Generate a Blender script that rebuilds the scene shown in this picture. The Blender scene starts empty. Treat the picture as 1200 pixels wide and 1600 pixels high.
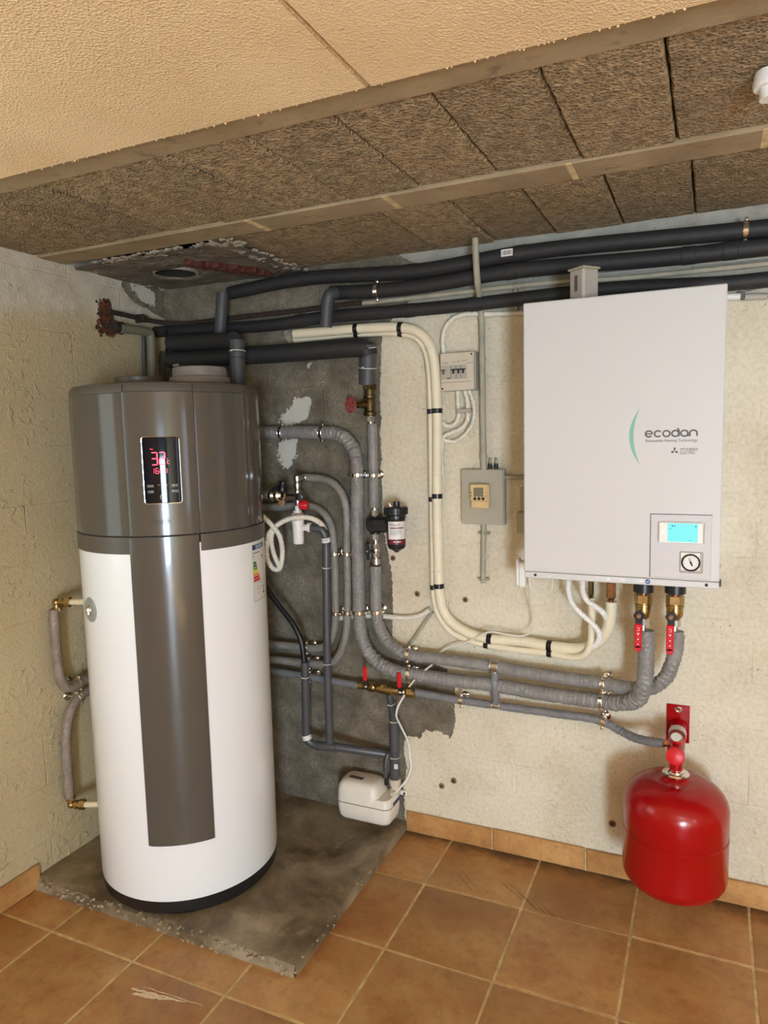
import bpy, math, random
import numpy as np
from mathutils import Vector, noise, Matrix
random.seed(4)
PI = math.pi
SC = bpy.context.scene
COL = SC.collection

# ------------------------------------------------------------------ camera
FPX = 1113.9                      # focal length in pixels of the 1200x1600 frame
PITCH, YAW, ROLL = -0.10918, -0.42943, -0.02506
CAM = Vector((2.1158, -2.4382, 1.55))
FW = Vector((math.sin(YAW)*math.cos(PITCH), math.cos(YAW)*math.cos(PITCH), math.sin(PITCH)))
_r = FW.cross(Vector((0, 0, 1))).normalized(); _u = _r.cross(FW)
RT = math.cos(ROLL)*_r + math.sin(ROLL)*_u
UP = -math.sin(ROLL)*_r + math.cos(ROLL)*_u
cd = bpy.data.cameras.new('camera'); cam = bpy.data.objects.new('camera', cd); COL.objects.link(cam)
m3 = Matrix((RT, UP, -FW)).transposed()
cam.matrix_world = Matrix.Translation(CAM) @ m3.to_4x4()
cd.sensor_fit = 'VERTICAL'; cd.sensor_height = 36.0; cd.sensor_width = 27.0
cd.lens = FPX/1600*36.0; cd.clip_start = 0.02
SC.camera = cam

# ------------------------------------------------------------------ world, light, exposure
wd = bpy.data.worlds.new('world'); SC.world = wd; wd.use_nodes = True
wd.node_tree.nodes['Background'].inputs[0].default_value = (0.80, 0.90, 1.0, 1)
wd.node_tree.nodes['Background'].inputs[1].default_value = 1.0
SC.view_settings.view_transform = 'Standard'; SC.view_settings.look = 'None'
SC.view_settings.gamma = 1.0; SC.view_settings.use_curve_mapping = False
SC.view_settings.exposure = 0.0
SC.cycles.max_bounces = 10; SC.cycles.diffuse_bounces = 6; SC.cycles.glossy_bounces = 4
SC.cycles.use_denoising = True
def area(name, loc, target, sx, sy, power, col):
    l = bpy.data.lights.new(name, 'AREA'); l.shape = 'RECTANGLE'; l.size = sx; l.size_y = sy
    l.energy = power; l.color = col
    o = bpy.data.objects.new(name, l); COL.objects.link(o); o.location = loc
    o.rotation_euler = (Vector(target)-Vector(loc)).to_track_quat('-Z', 'Y').to_euler()
    return o
area('daylight_door', (3.95, -5.97, 0.75), (3.60, 0, 0.75), 0.70, 1.2, 180, (0.82, 1.06, 1.32))
sl = bpy.data.lights.new('sun', 'SUN'); sl.energy = 60; sl.angle = math.radians(1.0); sl.color = (0.95, 1.0, 1.05)
so = bpy.data.objects.new('sun', sl); COL.objects.link(so); so.rotation_euler = Vector((-0.10, 1.0, -0.75)).to_track_quat('-Z', 'Y').to_euler()
area('daylight_side_window', (4.57, -3.0, 1.35), (0, -3.0, 1.35), 0.5, 0.9, 5, (0.85, 1.0, 1.25))
area('daylight_left_window', (0.03, -1.80, 1.45), (3, -1.80, 1.45), 0.9, 0.9, 5, (0.80, 1.04, 1.05))
area('ceiling_light', (2.9, -3.4, 2.09), (2.9, -3.4, 0), 0.5, 0.5, 8, (0.95, 1.0, 1.15))

# ------------------------------------------------------------------ placement: where a measured point lies at a known distance from a wall
def _ray(u, v): return RT*((u-600)/FPX) - UP*((v-800)/FPX) + FW
def W(u, v, off=0.0):                       # point 'off' metres in front of the back wall
    d = _ray(u, v); return CAM + d*((-off-CAM.y)/d.y)
def WL(u, v, off=0.0):                      # point 'off' metres in front of the left wall
    d = _ray(u, v); return CAM + d*((off-CAM.x)/d.x)
def WZ(u, v, z):
    d = _ray(u, v); return CAM + d*((z-CAM.z)/d.z)
def RAD(p, wpx): return wpx/2*((p-CAM).dot(FW))/FPX

# ------------------------------------------------------------------ materials
def srgb(r, g, b):
    return tuple(((c/255)/12.92 if c/255 <= 0.04045 else ((c/255+0.055)/1.055)**2.4) for c in (r, g, b))
class NT:
    def __init__(s, name):
        s.m = bpy.data.materials.new(name); s.m.use_nodes = True; s.t = s.m.node_tree
        s.b = s.t.nodes['Principled BSDF']
    def n(s, typ, **kw):
        nd = s.t.nodes.new(typ)
        for k, v in kw.items():
            if k in nd.inputs: nd.inputs[k].default_value = v
            else: setattr(nd, k, v)
        return nd
    def l(s, a, b): s.t.links.new(a, b)
    def ramp(s, fac, stops):
        r = s.n('ShaderNodeValToRGB'); s.l(fac, r.inputs[0]); e = r.color_ramp.elements
        while len(e) < len(stops): e.new(0.5)
        for el, (p, c) in zip(e, stops):
            el.position = p; el.color = (*c, 1) if len(c) == 3 else c
        return r.outputs[0]
    def mix(s, fac, a, b, bt='MIX'):
        x = s.n('ShaderNodeMix', data_type='RGBA', blend_type=bt)
        for sock, v in ((x.inputs[0], fac), (x.inputs[6], a), (x.inputs[7], b)):
            if hasattr(v, 'links') or isinstance(v, bpy.types.NodeSocket): s.l(v, sock)
            else: sock.default_value = (*v, 1) if isinstance(v, tuple) and len(v) == 3 else v
        return x.outputs[2]
    def math(s, op, a, b=None, clamp=False):
        x = s.n('ShaderNodeMath', operation=op, use_clamp=clamp)
        for i, v in enumerate((a, b)):
            if v is None: continue
            if isinstance(v, bpy.types.NodeSocket): s.l(v, x.inputs[i])
            else: x.inputs[i].default_value = v
        return x.outputs[0]
    def noise(s, co, scale, detail=4, rough=0.5, dist=0.0):
        x = s.n('ShaderNodeTexNoise', Scale=scale, Detail=detail, Roughness=rough, Distortion=dist); s.l(co, x.inputs['Vector']); return x.outputs['Fac']
    def vor(s, co, scale, feature='F1'):
        x = s.n('ShaderNodeTexVoronoi', feature=feature, Scale=scale); s.l(co, x.inputs['Vector']); return x.outputs['Distance']
    def bump(s, h, dist, strength=1.0, prev=None):
        x = s.n('ShaderNodeBump', Strength=strength, Distance=dist); s.l(h, x.inputs['Height'])
        if prev is not None: s.l(prev, x.inputs['Normal'])
        s.l(x.outputs[0], s.b.inputs['Normal']); return x.outputs[0]
    def set(s, col=None, rough=None, metal=None, coat=None, spec=None):
        for k, v in (('Base Color', col), ('Roughness', rough), ('Metallic', metal), ('Coat Weight', coat), ('Specular IOR Level', spec)):
            if v is None: continue
            if isinstance(v, bpy.types.NodeSocket): s.l(v, s.b.inputs[k])
            else: s.b.inputs[k].default_value = (*v, 1) if isinstance(v, tuple) else v

def geo_co(t): return t.n('ShaderNodeNewGeometry').outputs['Position']
def simple(name, col, rough=0.5, metal=0.0, vary=0.12, nscale=25, bscale=0, bdist=0.0, coat=0.0, rvary=0.0, spec=None):
    t = NT(name); co = geo_co(t)
    f = t.noise(co, nscale, 3)
    a = tuple(max(0, c*(1-vary)) for c in col); b = tuple(min(1, c*(1+vary)) for c in col)
    c = t.ramp(f, [(0.3, a), (0.7, b)])
    t.set(c, rough, metal, coat, spec)
    if rvary:
        t.set(rough=t.math('ADD', t.math('MULTIPLY', f, rvary), rough-rvary/2))
    if bscale: t.bump(t.noise(co, bscale, 3), bdist)
    return t.m
def emis(name, col, strength):
    t = NT(name); t.set((0.01, 0.01, 0.01), 0.3); t.b.inputs['Emission Color'].default_value = (*col, 1); t.b.inputs['Emission Strength'].default_value = strength
    return t.m

def wall_mat(name, pa=(218, 208, 182), pb=(232, 224, 203), mm=((150, 146, 134), (178, 174, 162))):
    t = NT(name); co = geo_co(t)
    at = t.n('ShaderNodeAttribute', attribute_name='bare').outputs['Fac']
    wh = t.n('ShaderNodeAttribute', attribute_name='white').outputs['Fac']
    mo = t.n('ShaderNodeAttribute', attribute_name='mortar').outputs['Fac']
    ru = t.n('ShaderNodeAttribute', attribute_name='rust').outputs['Fac']
    n1 = t.noise(co, 14, 6, 0.6); n2 = t.noise(co, 60, 5, 0.6); n3 = t.noise(co, 2.2, 4)
    jag = t.math('ADD', t.math('MULTIPLY', t.math('SUBTRACT', n1, 0.5), 0.035), t.math('MULTIPLY', t.math('SUBTRACT', n2, 0.5), 0.02))
    def mask(a, w=0.0015, k=1.0):
        x = t.math('ADD', a, t.math('MULTIPLY', jag, k)); return t.math('MULTIPLY_ADD' if False else 'DIVIDE', x, w, True)
    bare = mask(at); white = mask(wh, 0.0015, 2.2); mort = mask(mo, 0.09, 2.5); rust = mask(ru, 0.01)
    paint = t.ramp(n3, [(0.3, srgb(*pa)), (0.7, srgb(*pb))])
    paint = t.mix(t.ramp(t.noise(co, 75, 5, 0.7), [(0.40, (0.55, 0.55, 0.55)), (0.56, (0, 0, 0))]), paint, t.mix(1.0, paint, (0.80, 0.78, 0.72), 'MULTIPLY'))  # fine dark speckle puts crevice shade into the paint colour
    # worn flecks and small pits in the paint
    pits = t.ramp(t.vor(co, 55), [(0.10, (1, 1, 1)), (0.17, (0, 0, 0))])
    gate = t.ramp(t.noise(co, 7, 3), [(0.56, (0, 0, 0)), (0.66, (1, 1, 1))])
    pitm = t.math('MULTIPLY', pits, gate)
    paint = t.mix(t.math('MULTIPLY', pitm, 0.75), paint, srgb(120, 104, 80))
    stain = t.ramp(t.noise(co, 5, 6, 0.7), [(0.45, (0, 0, 0)), (0.75, (0.35, 0.35, 0.35))])
    paint = t.mix(stain, paint, srgb(188, 172, 134))
    c1 = t.ramp(t.noise(co, 9, 8, 0.7), [(0.32, srgb(88, 80, 66)), (0.48, srgb(118, 110, 93)), (0.60, srgb(140, 132, 114)), (0.75, srgb(160, 152, 134))])
    conc = t.mix(t.ramp(t.noise(co, 120, 4), [(0.35, (0, 0, 0)), (0.7, (0.5, 0.5, 0.5))]), c1, srgb(84, 76, 60))
    fl = t.ramp(t.vor(co, 60), [(0.12, (1, 1, 1)), (0.18, (0, 0, 0))])
    flg = t.ramp(t.noise(co, 9, 3), [(0.50, (0, 0, 0)), (0.60, (0.8, 0.8, 0.8))])
    conc = t.mix(t.ramp(t.vor(co, 95), [(0.14, (0.8, 0.8, 0.8)), (0.24, (0, 0, 0))]), conc, srgb(66, 58, 46))
    conc = t.mix(t.math('MULTIPLY', fl, flg), conc, srgb(178, 170, 150))
    mortc = t.ramp(n1, [(0.3, srgb(*mm[0])), (0.7, srgb(*mm[1]))])
    col = t.mix(mort, paint, mortc)
    col = t.mix(bare, col, conc)
    col = t.mix(white, col, srgb(206, 205, 192))
    col = t.mix(rust, col, t.ramp(n2, [(0.35, srgb(70, 34, 18)), (0.6, srgb(130, 66, 34))]))
    t.set(col, 0.75)
    # relief: lumpy brushed paint, faint blockwork joints, paint edge
    br = t.n('ShaderNodeTexBrick', Scale=1.0, **{'Mortar Size': 0.004, 'Mortar Smooth': 0.6, 'Brick Width': 0.5, 'Row Height': 0.2})
    mp = t.n('ShaderNodeSeparateXYZ'); t.l(co, mp.inputs[0]); cb = t.n('ShaderNodeCombineXYZ')
    t.l(t.math('SUBTRACT', mp.outputs[0], mp.outputs[1]), cb.inputs[0]); t.l(t.math('ADD', mp.outputs[2], 0.06), cb.inputs[1])
    t.l(cb.outputs[0], br.inputs['Vector'])
    lump = t.math('MULTIPLY', t.ramp(t.noise(co, 38, 3, 0.5, 0.6), [(0.54, (0, 0, 0)), (0.68, (1, 1, 1))]), t.ramp(t.noise(co, 5, 2), [(0.45, (0.15, 0.15, 0.15)), (0.6, (1, 1, 1))]))
    h = t.math('ADD', t.math('MULTIPLY', lump, 0.7), t.math('MULTIPLY', t.noise(co, 130, 4, 0.65), 0.75))
    h = t.math('SUBTRACT', h, t.math('MULTIPLY', br.outputs['Fac'], t.ramp(t.noise(co, 3.1, 2), [(0.45, (0, 0, 0)), (0.6, (0.5, 0.5, 0.5))])))
    h = t.math('SUBTRACT', h, t.math('MULTIPLY', pitm, 0.8))
    h = t.math('SUBTRACT', h, t.math('MULTIPLY', bare, 0.5))
    h = t.math('ADD', h, t.math('MULTIPLY', white, 0.5))
    t.bump(h, 0.0045, 0.85)
    return t.m

def block_mat():
    t = NT('pumice_block'); co = geo_co(t)
    oi = t.n('ShaderNodeObjectInfo').outputs['Random']
    base = t.ramp(t.noise(co, 40, 6, 0.7), [(0.25, srgb(108, 91, 65)), (0.5, srgb(168, 145, 110)), (0.75, srgb(204, 180, 142))])
    tint = t.ramp(oi, [(0, (0.86, 0.86, 0.86)), (1, (1.08, 1.06, 1.04))])
    base = t.mix(1.0, base, tint, 'MULTIPLY')
    v = t.vor(co, 130); v2 = t.vor(co, 75)
    base = t.mix(t.ramp(v, [(0.18, (0.9, 0.9, 0.9)), (0.34, (0, 0, 0))]), base, srgb(70, 58, 42))
    fl = t.math('MULTIPLY', t.ramp(v2, [(0.10, (1, 1, 1)), (0.2, (0, 0, 0))]), t.ramp(t.noise(co, 18, 2), [(0.52, (0, 0, 0)), (0.6, (1, 1, 1))]))
    base = t.mix(fl, base, srgb(196, 176, 140))
    t.set(base, 0.9)
    t.bump(t.math('ADD', v, t.noise(co, 90, 4)), 0.009, 1.0)
    return t.m
def beam_mat():
    t = NT('precast_concrete_beam'); co = geo_co(t)
    c = t.ramp(t.noise(co, 7, 6, 0.6), [(0.3, srgb(148, 130, 100)), (0.7, srgb(172, 154, 122))])
    c = t.mix(t.ramp(t.noise(co, 24, 6), [(0.6, (0, 0, 0)), (0.75, (0.6, 0.6, 0.6))]), c, srgb(92, 76, 52))
    t.set(c, 0.8); t.bump(t.noise(co, 60, 4), 0.002); return t.m
def foam_mat():
    t = NT('polystyrene_panel'); co = geo_co(t)
    oi = t.n('ShaderNodeObjectInfo').outputs['Random']
    c = t.ramp(t.noise(co, 3, 4), [(0.3, srgb(238, 208, 162)), (0.7, srgb(250, 224, 182))])
    t.set(c, 0.55)
    cell = t.vor(co, 210); n = t.noise(co, 80, 4)
    h = t.math('ADD', t.math('MULTIPLY', cell, t.noise(co, 1.7, 2)), t.math('MULTIPLY', t.ramp(n, [(0.62, (0, 0, 0)), (0.72, (1, 1, 1))]), 0.35))
    t.bump(h, 0.004, 0.9); return t.m
def tile_mat(name='terracotta_tile', skirt=False):
    t = NT(name); co = geo_co(t)
    oi = t.n('ShaderNodeObjectInfo').outputs['Random']
    off = t.n('ShaderNodeVectorMath', operation='ADD'); t.l(co, off.inputs[0])
    cb = t.n('ShaderNodeCombineXYZ'); t.l(t.math('MULTIPLY', oi, 13.0), cb.inputs[2]); t.l(cb.outputs[0], off.inputs[1]); c2 = off.outputs[0]
    n = t.noise(c2, 3.2, 5, 0.55, 0.2)
    k = 1.0 if not skirt else 1.08
    c = t.ramp(n, [(0.28, srgb(156*k, 110*k, 62*k)), (0.46, srgb(176*k, 134*k, 82*k)), (0.60, srgb(190*k, 149*k, 96*k)), (0.76, srgb(176*k, 124*k, 74*k))])
    c = t.mix(t.ramp(t.noise(c2, 9, 6, 0.7), [(0.46, (0, 0, 0)), (0.66, (0.55, 0.55, 0.55))]), c, srgb(158, 96, 54))
    c = t.mix(t.ramp(t.noise(c2, 35, 5, 0.65), [(0.5, (0, 0, 0)), (0.75, (0.5, 0.5, 0.5))]), c, srgb(132, 92, 58))
    tint = t.ramp(oi, [(0, (0.9, 0.88, 0.84)), (1, (1.05, 1.02, 1.0))]); c = t.mix(1.0, c, tint, 'MULTIPLY')
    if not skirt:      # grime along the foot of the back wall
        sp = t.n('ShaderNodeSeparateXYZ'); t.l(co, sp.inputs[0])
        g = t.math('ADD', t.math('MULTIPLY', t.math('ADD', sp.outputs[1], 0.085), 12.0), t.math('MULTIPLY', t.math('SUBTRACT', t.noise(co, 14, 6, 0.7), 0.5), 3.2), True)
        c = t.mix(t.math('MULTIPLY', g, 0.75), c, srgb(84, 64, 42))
        sc = t.math('MULTIPLY', t.ramp(t.noise(co, 3.3, 2), [(0.55, (0, 0, 0)), (0.65, (1, 1, 1))]), t.ramp(t.noise(co, 40, 3, 0.5, 2.0), [(0.6, (0, 0, 0)), (0.75, (0.5, 0.5, 0.5))]))
        c = t.mix(sc, c, srgb(200, 168, 132))
    t.set(c, t.math('ADD', t.math('MULTIPLY', t.noise(co, 9, 4), 0.25), 0.28), None)
    t.bump(t.noise(co, 22, 4), 0.0015, 0.5); return t.m
def pad_mat():
    t = NT('worn_concrete_screed'); co = geo_co(t)
    c = t.ramp(t.noise(co, 4, 8, 0.62, 0.4), [(0.36, srgb(80, 66, 48)), (0.47, srgb(118, 103, 81)), (0.56, srgb(142, 128, 104)), (0.66, srgb(170, 156, 132))])
    c = t.mix(t.ramp(t.noise(co, 16, 6, 0.7), [(0.58, (0, 0, 0)), (0.70, (0.6, 0.6, 0.6))]), c, srgb(164, 150, 126))
    c = t.mix(t.ramp(t.vor(co, 26), [(0.035, (1, 1, 1)), (0.06, (0, 0, 0))]), c, srgb(150, 140, 122))
    t.set(c, t.math('ADD', t.math('MULTIPLY', t.noise(co, 6, 4), 0.4), 0.28))
    t.bump(t.noise(co, 45, 5), 0.003, 0.7); return t.m
def wrap_mat(name, col):
    t = NT(name); co = geo_co(t)
    c = t.ramp(t.noise(co, 20, 4), [(0.3, tuple(x*0.86 for x in col)), (0.7, tuple(min(1, x*1.15) for x in col))])
    t.set(c, 0.42)
    n = t.n('ShaderNodeTexNoise', Scale=55.0, Detail=2.0, Distortion=1.8); t.l(co, n.inputs['Vector'])
    t.bump(n.outputs['Fac'], 0.005, 0.8); return t.m

M = dict(
    wall=wall_mat('painted_blockwork'), wall_left=wall_mat('browner_painted_blockwork', (190, 174, 136), (202, 187, 150), ((186, 178, 158), (218, 211, 192))), block=block_mat(), beam=beam_mat(), foam=foam_mat(), tile=tile_mat(), skirt=tile_mat('terracotta_skirting', True), pad=pad_mat(),  # left wall gets a darker, browner paint colour than the back wall
    plain=simple('plain_cream_render', srgb(214, 200, 165), 0.8, nscale=4, bscale=30, bdist=0.004),
    grout=simple('sandy_grout', srgb(216, 194, 148), 0.85, nscale=30, vary=0.25, bscale=120, bdist=0.002),
    dark=simple('dark_recess', (0.015, 0.012, 0.01), 0.9),
    slab=simple('rough_cast_concrete', srgb(118, 108, 92), 0.85, nscale=12, vary=0.3, bscale=40, bdist=0.012),
    plaster=simple('crumbly_white_plaster', srgb(160, 150, 132), 0.85, nscale=30, vary=0.2, bscale=60, bdist=0.01),
    brick=simple('red_brick_shard', srgb(92, 46, 34), 0.9, nscale=60, vary=0.35, bscale=80, bdist=0.01),
    white_enamel=simple('white_enamel', srgb(236, 239, 240), 0.28, vary=0.01, nscale=3, coat=0.3),
    taupe=simple('gloss_taupe_plastic', srgb(84, 80, 73), 0.15, vary=0.02, nscale=3, coat=0.2, spec=0.38),
    taupe_matt=simple('satin_taupe_plastic', srgb(86, 81, 73), 0.38, vary=0.03, nscale=3),
    taupe_light=simple('light_taupe_collar', srgb(128, 122, 114), 0.22, vary=0.02),
    glass_black=simple('black_display_glass', (0.004, 0.005, 0.012), 0.05, vary=0.0, coat=0.0, spec=0.22),
    chrome=simple('polished_chrome', (0.82, 0.81, 0.78), 0.14, 1.0, vary=0.05, nscale=60),
    steel=simple('zinc_plated_steel', (0.62, 0.61, 0.58), 0.32, 1.0, vary=0.1, nscale=80),
    brass=simple('yellow_brass', srgb(176, 150, 100), 0.30, 1.0, vary=0.15, nscale=60),
    oldbrass=simple('tarnished_brass', srgb(96, 80, 52), 0.48, 1.0, vary=0.3, nscale=60),
    bronze=simple('reddish_brass', srgb(150, 112, 76), 0.32, 1.0, vary=0.2, nscale=60),
    copper=simple('bare_copper', srgb(210, 140, 104), 0.3, 1.0, vary=0.12, nscale=60),
    rust=simple('rusty_iron', srgb(56, 42, 34), 0.85, 0.1, vary=0.4, nscale=70, bscale=150, bdist=0.002),
    black_rubber=simple('black_foam_rubber', srgb(40, 40, 41), 0.6, vary=0.10, nscale=30, bscale=200, bdist=0.0008),
    grey_foam=simple('grey_foam_sleeve', srgb(70, 72, 75), 0.5, vary=0.06, nscale=30, bscale=100, bdist=0.001),
    wrap=wrap_mat('grey_pvc_wrap', srgb(138, 135, 131)), wrap_blue=wrap_mat('bluish_grey_pvc_wrap', srgb(124, 124, 126)),
    wrap_smooth=wrap_mat('grey_pipe_sleeve', srgb(138, 134, 126)),
    wrap_brown=wrap_mat('brownish_grey_sleeve', srgb(138, 124, 112)),
    drain=simple('dark_grey_pvc', srgb(78, 79, 82), 0.34, vary=0.04),
    pvc=simple('old_grey_pvc', srgb(166, 160, 140), 0.5, vary=0.15, nscale=20),
    pvc_green=simple('greenish_grey_pvc', srgb(120, 118, 98), 0.5, vary=0.12, nscale=15),
    conduit=simple('ivory_corrugated_conduit', srgb(226, 220, 204), 0.42, vary=0.04),
    line=simple('ivory_foam_insulation', srgb(232, 222, 194), 0.5, vary=0.05, nscale=12, bscale=30, bdist=0.002),
    tape=simple('black_vinyl_tape', (0.008, 0.008, 0.009), 0.3, vary=0),
    black=simple('matt_black_plastic', (0.012, 0.012, 0.013), 0.35, vary=0.1),
    red=simple('red_gloss_enamel', srgb(160, 2, 10), 0.2, vary=0.03, coat=0.1),
    red_plastic=simple('red_plastic_handle', srgb(206, 22, 36), 0.4, vary=0.03),
    red_old=simple('faded_red_handwheel', srgb(150, 52, 48), 0.5, vary=0.2),
    white=simple('white_plastic', srgb(236, 234, 228), 0.35, vary=0.02),
    pump=simple('pump_white_plastic', srgb(232, 226, 212), 0.35, vary=0.03),
    offwhite=simple('ivory_box_plastic', srgb(206, 196, 176), 0.4, vary=0.03),
    box_side=simple('grey_box_plastic', srgb(176, 170, 158), 0.45, vary=0.04),
    boiler=simple('white_powder_coat', srgb(208, 208, 206), 0.4, vary=0.01, nscale=2),
    boiler_panel=simple('pale_grey_fascia', srgb(204, 202, 203), 0.42, vary=0.01),
    greybox=simple('grey_painted_metal_box', srgb(172, 166, 146), 0.5, vary=0.06, nscale=8),
    beige=simple('beige_controller_plastic', srgb(216, 188, 136), 0.4, vary=0.04),
    lcd=simple('dull_lcd', srgb(124, 118, 100), 0.25, vary=0.05),
    ink=simple('dark_grey_ink', srgb(92, 88, 86), 0.5, vary=0),
    ink_black=simple('black_ink', srgb(40, 38, 36), 0.5, vary=0),
    green=simple('sage_green_print', srgb(128, 186, 166), 0.5, vary=0.02),
    paper=simple('white_paper_label', srgb(228, 226, 222), 0.5, vary=0.02),
    pale=simple('pale_blue_print', srgb(170, 184, 206), 0.5, vary=0),
    blue=simple('blue_print', srgb(36, 84, 160), 0.4, vary=0),
    navy=simple('navy_blue_print', srgb(30, 44, 84), 0.4, vary=0), skyblue=simple('sky_blue_print', srgb(92, 130, 176), 0.4, vary=0),
    wine=simple('wine_red_print', srgb(112, 24, 34), 0.4, vary=0),
    c_green=simple('dark_green_print', srgb(20, 120, 60), 0.5, vary=0), c_lime=simple('lime_print', srgb(120, 180, 40), 0.5, vary=0),
    c_yel=simple('yellow_print', srgb(240, 220, 40), 0.5, vary=0), c_or=simple('orange_print', srgb(240, 150, 50), 0.5, vary=0),
    c_red=simple('red_print', srgb(214, 50, 36), 0.5, vary=0),
    led=emis('red_led', (1.0, 0.02, 0.07), 3.0), lcd_on=emis('cyan_backlit_screen', (0.22, 0.92, 0.92), 1.0), led_white=emis('white_led', (1, 1, 1), 2.0),
    glass=simple('window_backing', (0.5, 0.6, 0.6), 0.1, vary=0),
    grey_disc=simple('grey_round_badge', srgb(150, 152, 148), 0.35, vary=0.02),
)

# ------------------------------------------------------------------ mesh builder
class MB:
    def __init__(s): s.v = []; s.f = []; s.mi = []; s.cur = 0
    def add(s, vs, fs):
        k = len(s.v); s.v += [tuple(v) for v in vs]; s.f += [tuple(i+k for i in f) for f in fs]; s.mi += [s.cur]*len(fs); return s
    def box(s, x0, x1, y0, y1, z0, z1, b=0.0, R=None, origin=None):
        c = Vector(((x0+x1)/2, (y0+y1)/2, (z0+z1)/2)); h = ((x1-x0)/2, (y1-y0)/2, (z1-z0)/2)
        b = min(b, min(h)*0.98)
        vs = []; idx = {}
        import itertools
        if b <= 0:
            for sx, sy, sz in itertools.product((-1, 1), repeat=3): vs.append(Vector((sx*h[0], sy*h[1], sz*h[2])))
            fs = [(0, 1, 3, 2), (4, 6, 7, 5), (0, 4, 5, 1), (2, 3, 7, 6), (0, 2, 6, 4), (1, 5, 7, 3)]
        else:
            for sx, sy, sz in itertools.product((-1, 1), repeat=3):
                for ax in range(3):
                    p = [sx*(h[0]-b), sy*(h[1]-b), sz*(h[2]-b)]; p[ax] = (sx, sy, sz)[ax]*h[ax]
                    idx[(sx, sy, sz, ax)] = len(vs); vs.append(Vector(p))
            fs = []
            for ax in range(3):
                o1, o2 = [a for a in range(3) if a != ax]
                for sg in (-1, 1):
                    q = []
                    for a, bb in ((-1, -1), (1, -1), (1, 1), (-1, 1)):
                        k = [0, 0, 0]; k[ax] = sg; k[o1] = a; k[o2] = bb; q.append(idx[(*k, ax)])
                    fs.append(tuple(q))
            for ax in range(3):
                o1, o2 = [a for a in range(3) if a != ax]
                for a, bb in itertools.product((-1, 1), repeat=2):
                    k0 = [0, 0, 0]; k0[o1] = a; k0[o2] = bb; k0[ax] = -1; k1 = list(k0); k1[ax] = 1
                    fs.append((idx[(*k0, o1)], idx[(*k1, o1)], idx[(*k1, o2)], idx[(*k0, o2)]))
            for k in itertools.product((-1, 1), repeat=3): fs.append(tuple(idx[(*k, a)] for a in range(3)))
            # orient outward
            out = []
            for f in fs:
                n = (vs[f[1]]-vs[f[0]]).cross(vs[f[2]]-vs[f[1]]); cc = sum((vs[i] for i in f), Vector())/len(f)
                out.append(f if n.dot(cc) > 0 else tuple(reversed(f)))
            fs = out
        if R is not None: vs = [R @ v for v in vs]
        return s.add([v+c for v in vs], fs)
    def lathe(s, prof, p, axis=(0, 0, 1), n=24, cap=True, a0=0.0, a1=2*PI):
        ax = Vector(axis).normalized(); t = Vector((1, 0, 0)) if abs(ax.x) < 0.9 else Vector((0, 1, 0))
        u = (t - ax*t.dot(ax)).normalized(); w = ax.cross(u); p = Vector(p)
        full = abs(a1-a0-2*PI) < 1e-6; m = n if full else n+1
        vs = []
        for r, h in prof:
            for i in range(m):
                a = a0+(a1-a0)*i/n; vs.append(p+ax*h+(u*math.cos(a)+w*math.sin(a))*r)
        fs = []
        for j in range(len(prof)-1):
            for i in range(n):
                k = (i+1) % m if full else i+1
                fs.append((j*m+i, j*m+k, (j+1)*m+k, (j+1)*m+i))
        if cap and full:
            if prof[0][0] > 1e-6: fs.append(tuple(reversed(range(m))))
            if prof[-1][0] > 1e-6: fs.append(tuple(range((len(prof)-1)*m, len(prof)*m)))
        return s.add(vs, fs)
    def cyl(s, p0, p1, r, n=16, r1=None):
        p0 = Vector(p0); p1 = Vector(p1); d = p1-p0
        return s.lathe([(r, 0), (r if r1 is None else r1, d.length)], p0, d, n)
    def hexn(s, p0, p1, r): return s.cyl(p0, p1, r, 6)
    def torus(s, p, axis, R_, r, n=24, k=8):
        prof = [(R_+r*math.cos(2*PI*i/k), r*math.sin(2*PI*i/k)) for i in range(k+1)]
        return s.lathe(prof, p, axis, n, cap=False)
    def ball(s, p, r, n=14):
        return s.lathe([(max(1e-5, r*math.sin(PI*i/8)), -r*math.cos(PI*i/8)) for i in range(9)], p, (0, 0, 1), n, cap=False)
    def tube(s, pts, rad, n=14, cap=True):
        m = len(pts); T = [(pts[min(i+1, m-1)]-pts[max(i-1, 0)]).normalized() for i in range(m)]
        t = Vector((0, 0, 1)) if abs(T[0].z) < 0.9 else Vector((0, 1, 0))
        u = (t-T[0]*t.dot(T[0])).normalized(); vs = []
        for i in range(m):
            u = (u-T[i]*u.dot(T[i])).normalized(); w = T[i].cross(u)
            for k in range(n):
                a = 2*PI*k/n; r = rad(i, a) if callable(rad) else rad
                vs.append(pts[i]+(u*math.cos(a)+w*math.sin(a))*r)
        fs = [(i*n+k, i*n+(k+1) % n, (i+1)*n+(k+1) % n, (i+1)*n+k) for i in range(m-1) for k in range(n)]
        if cap: fs += [tuple(reversed(range(n))), tuple(range((m-1)*n, m*n))]
        return s.add(vs, fs)

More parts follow.
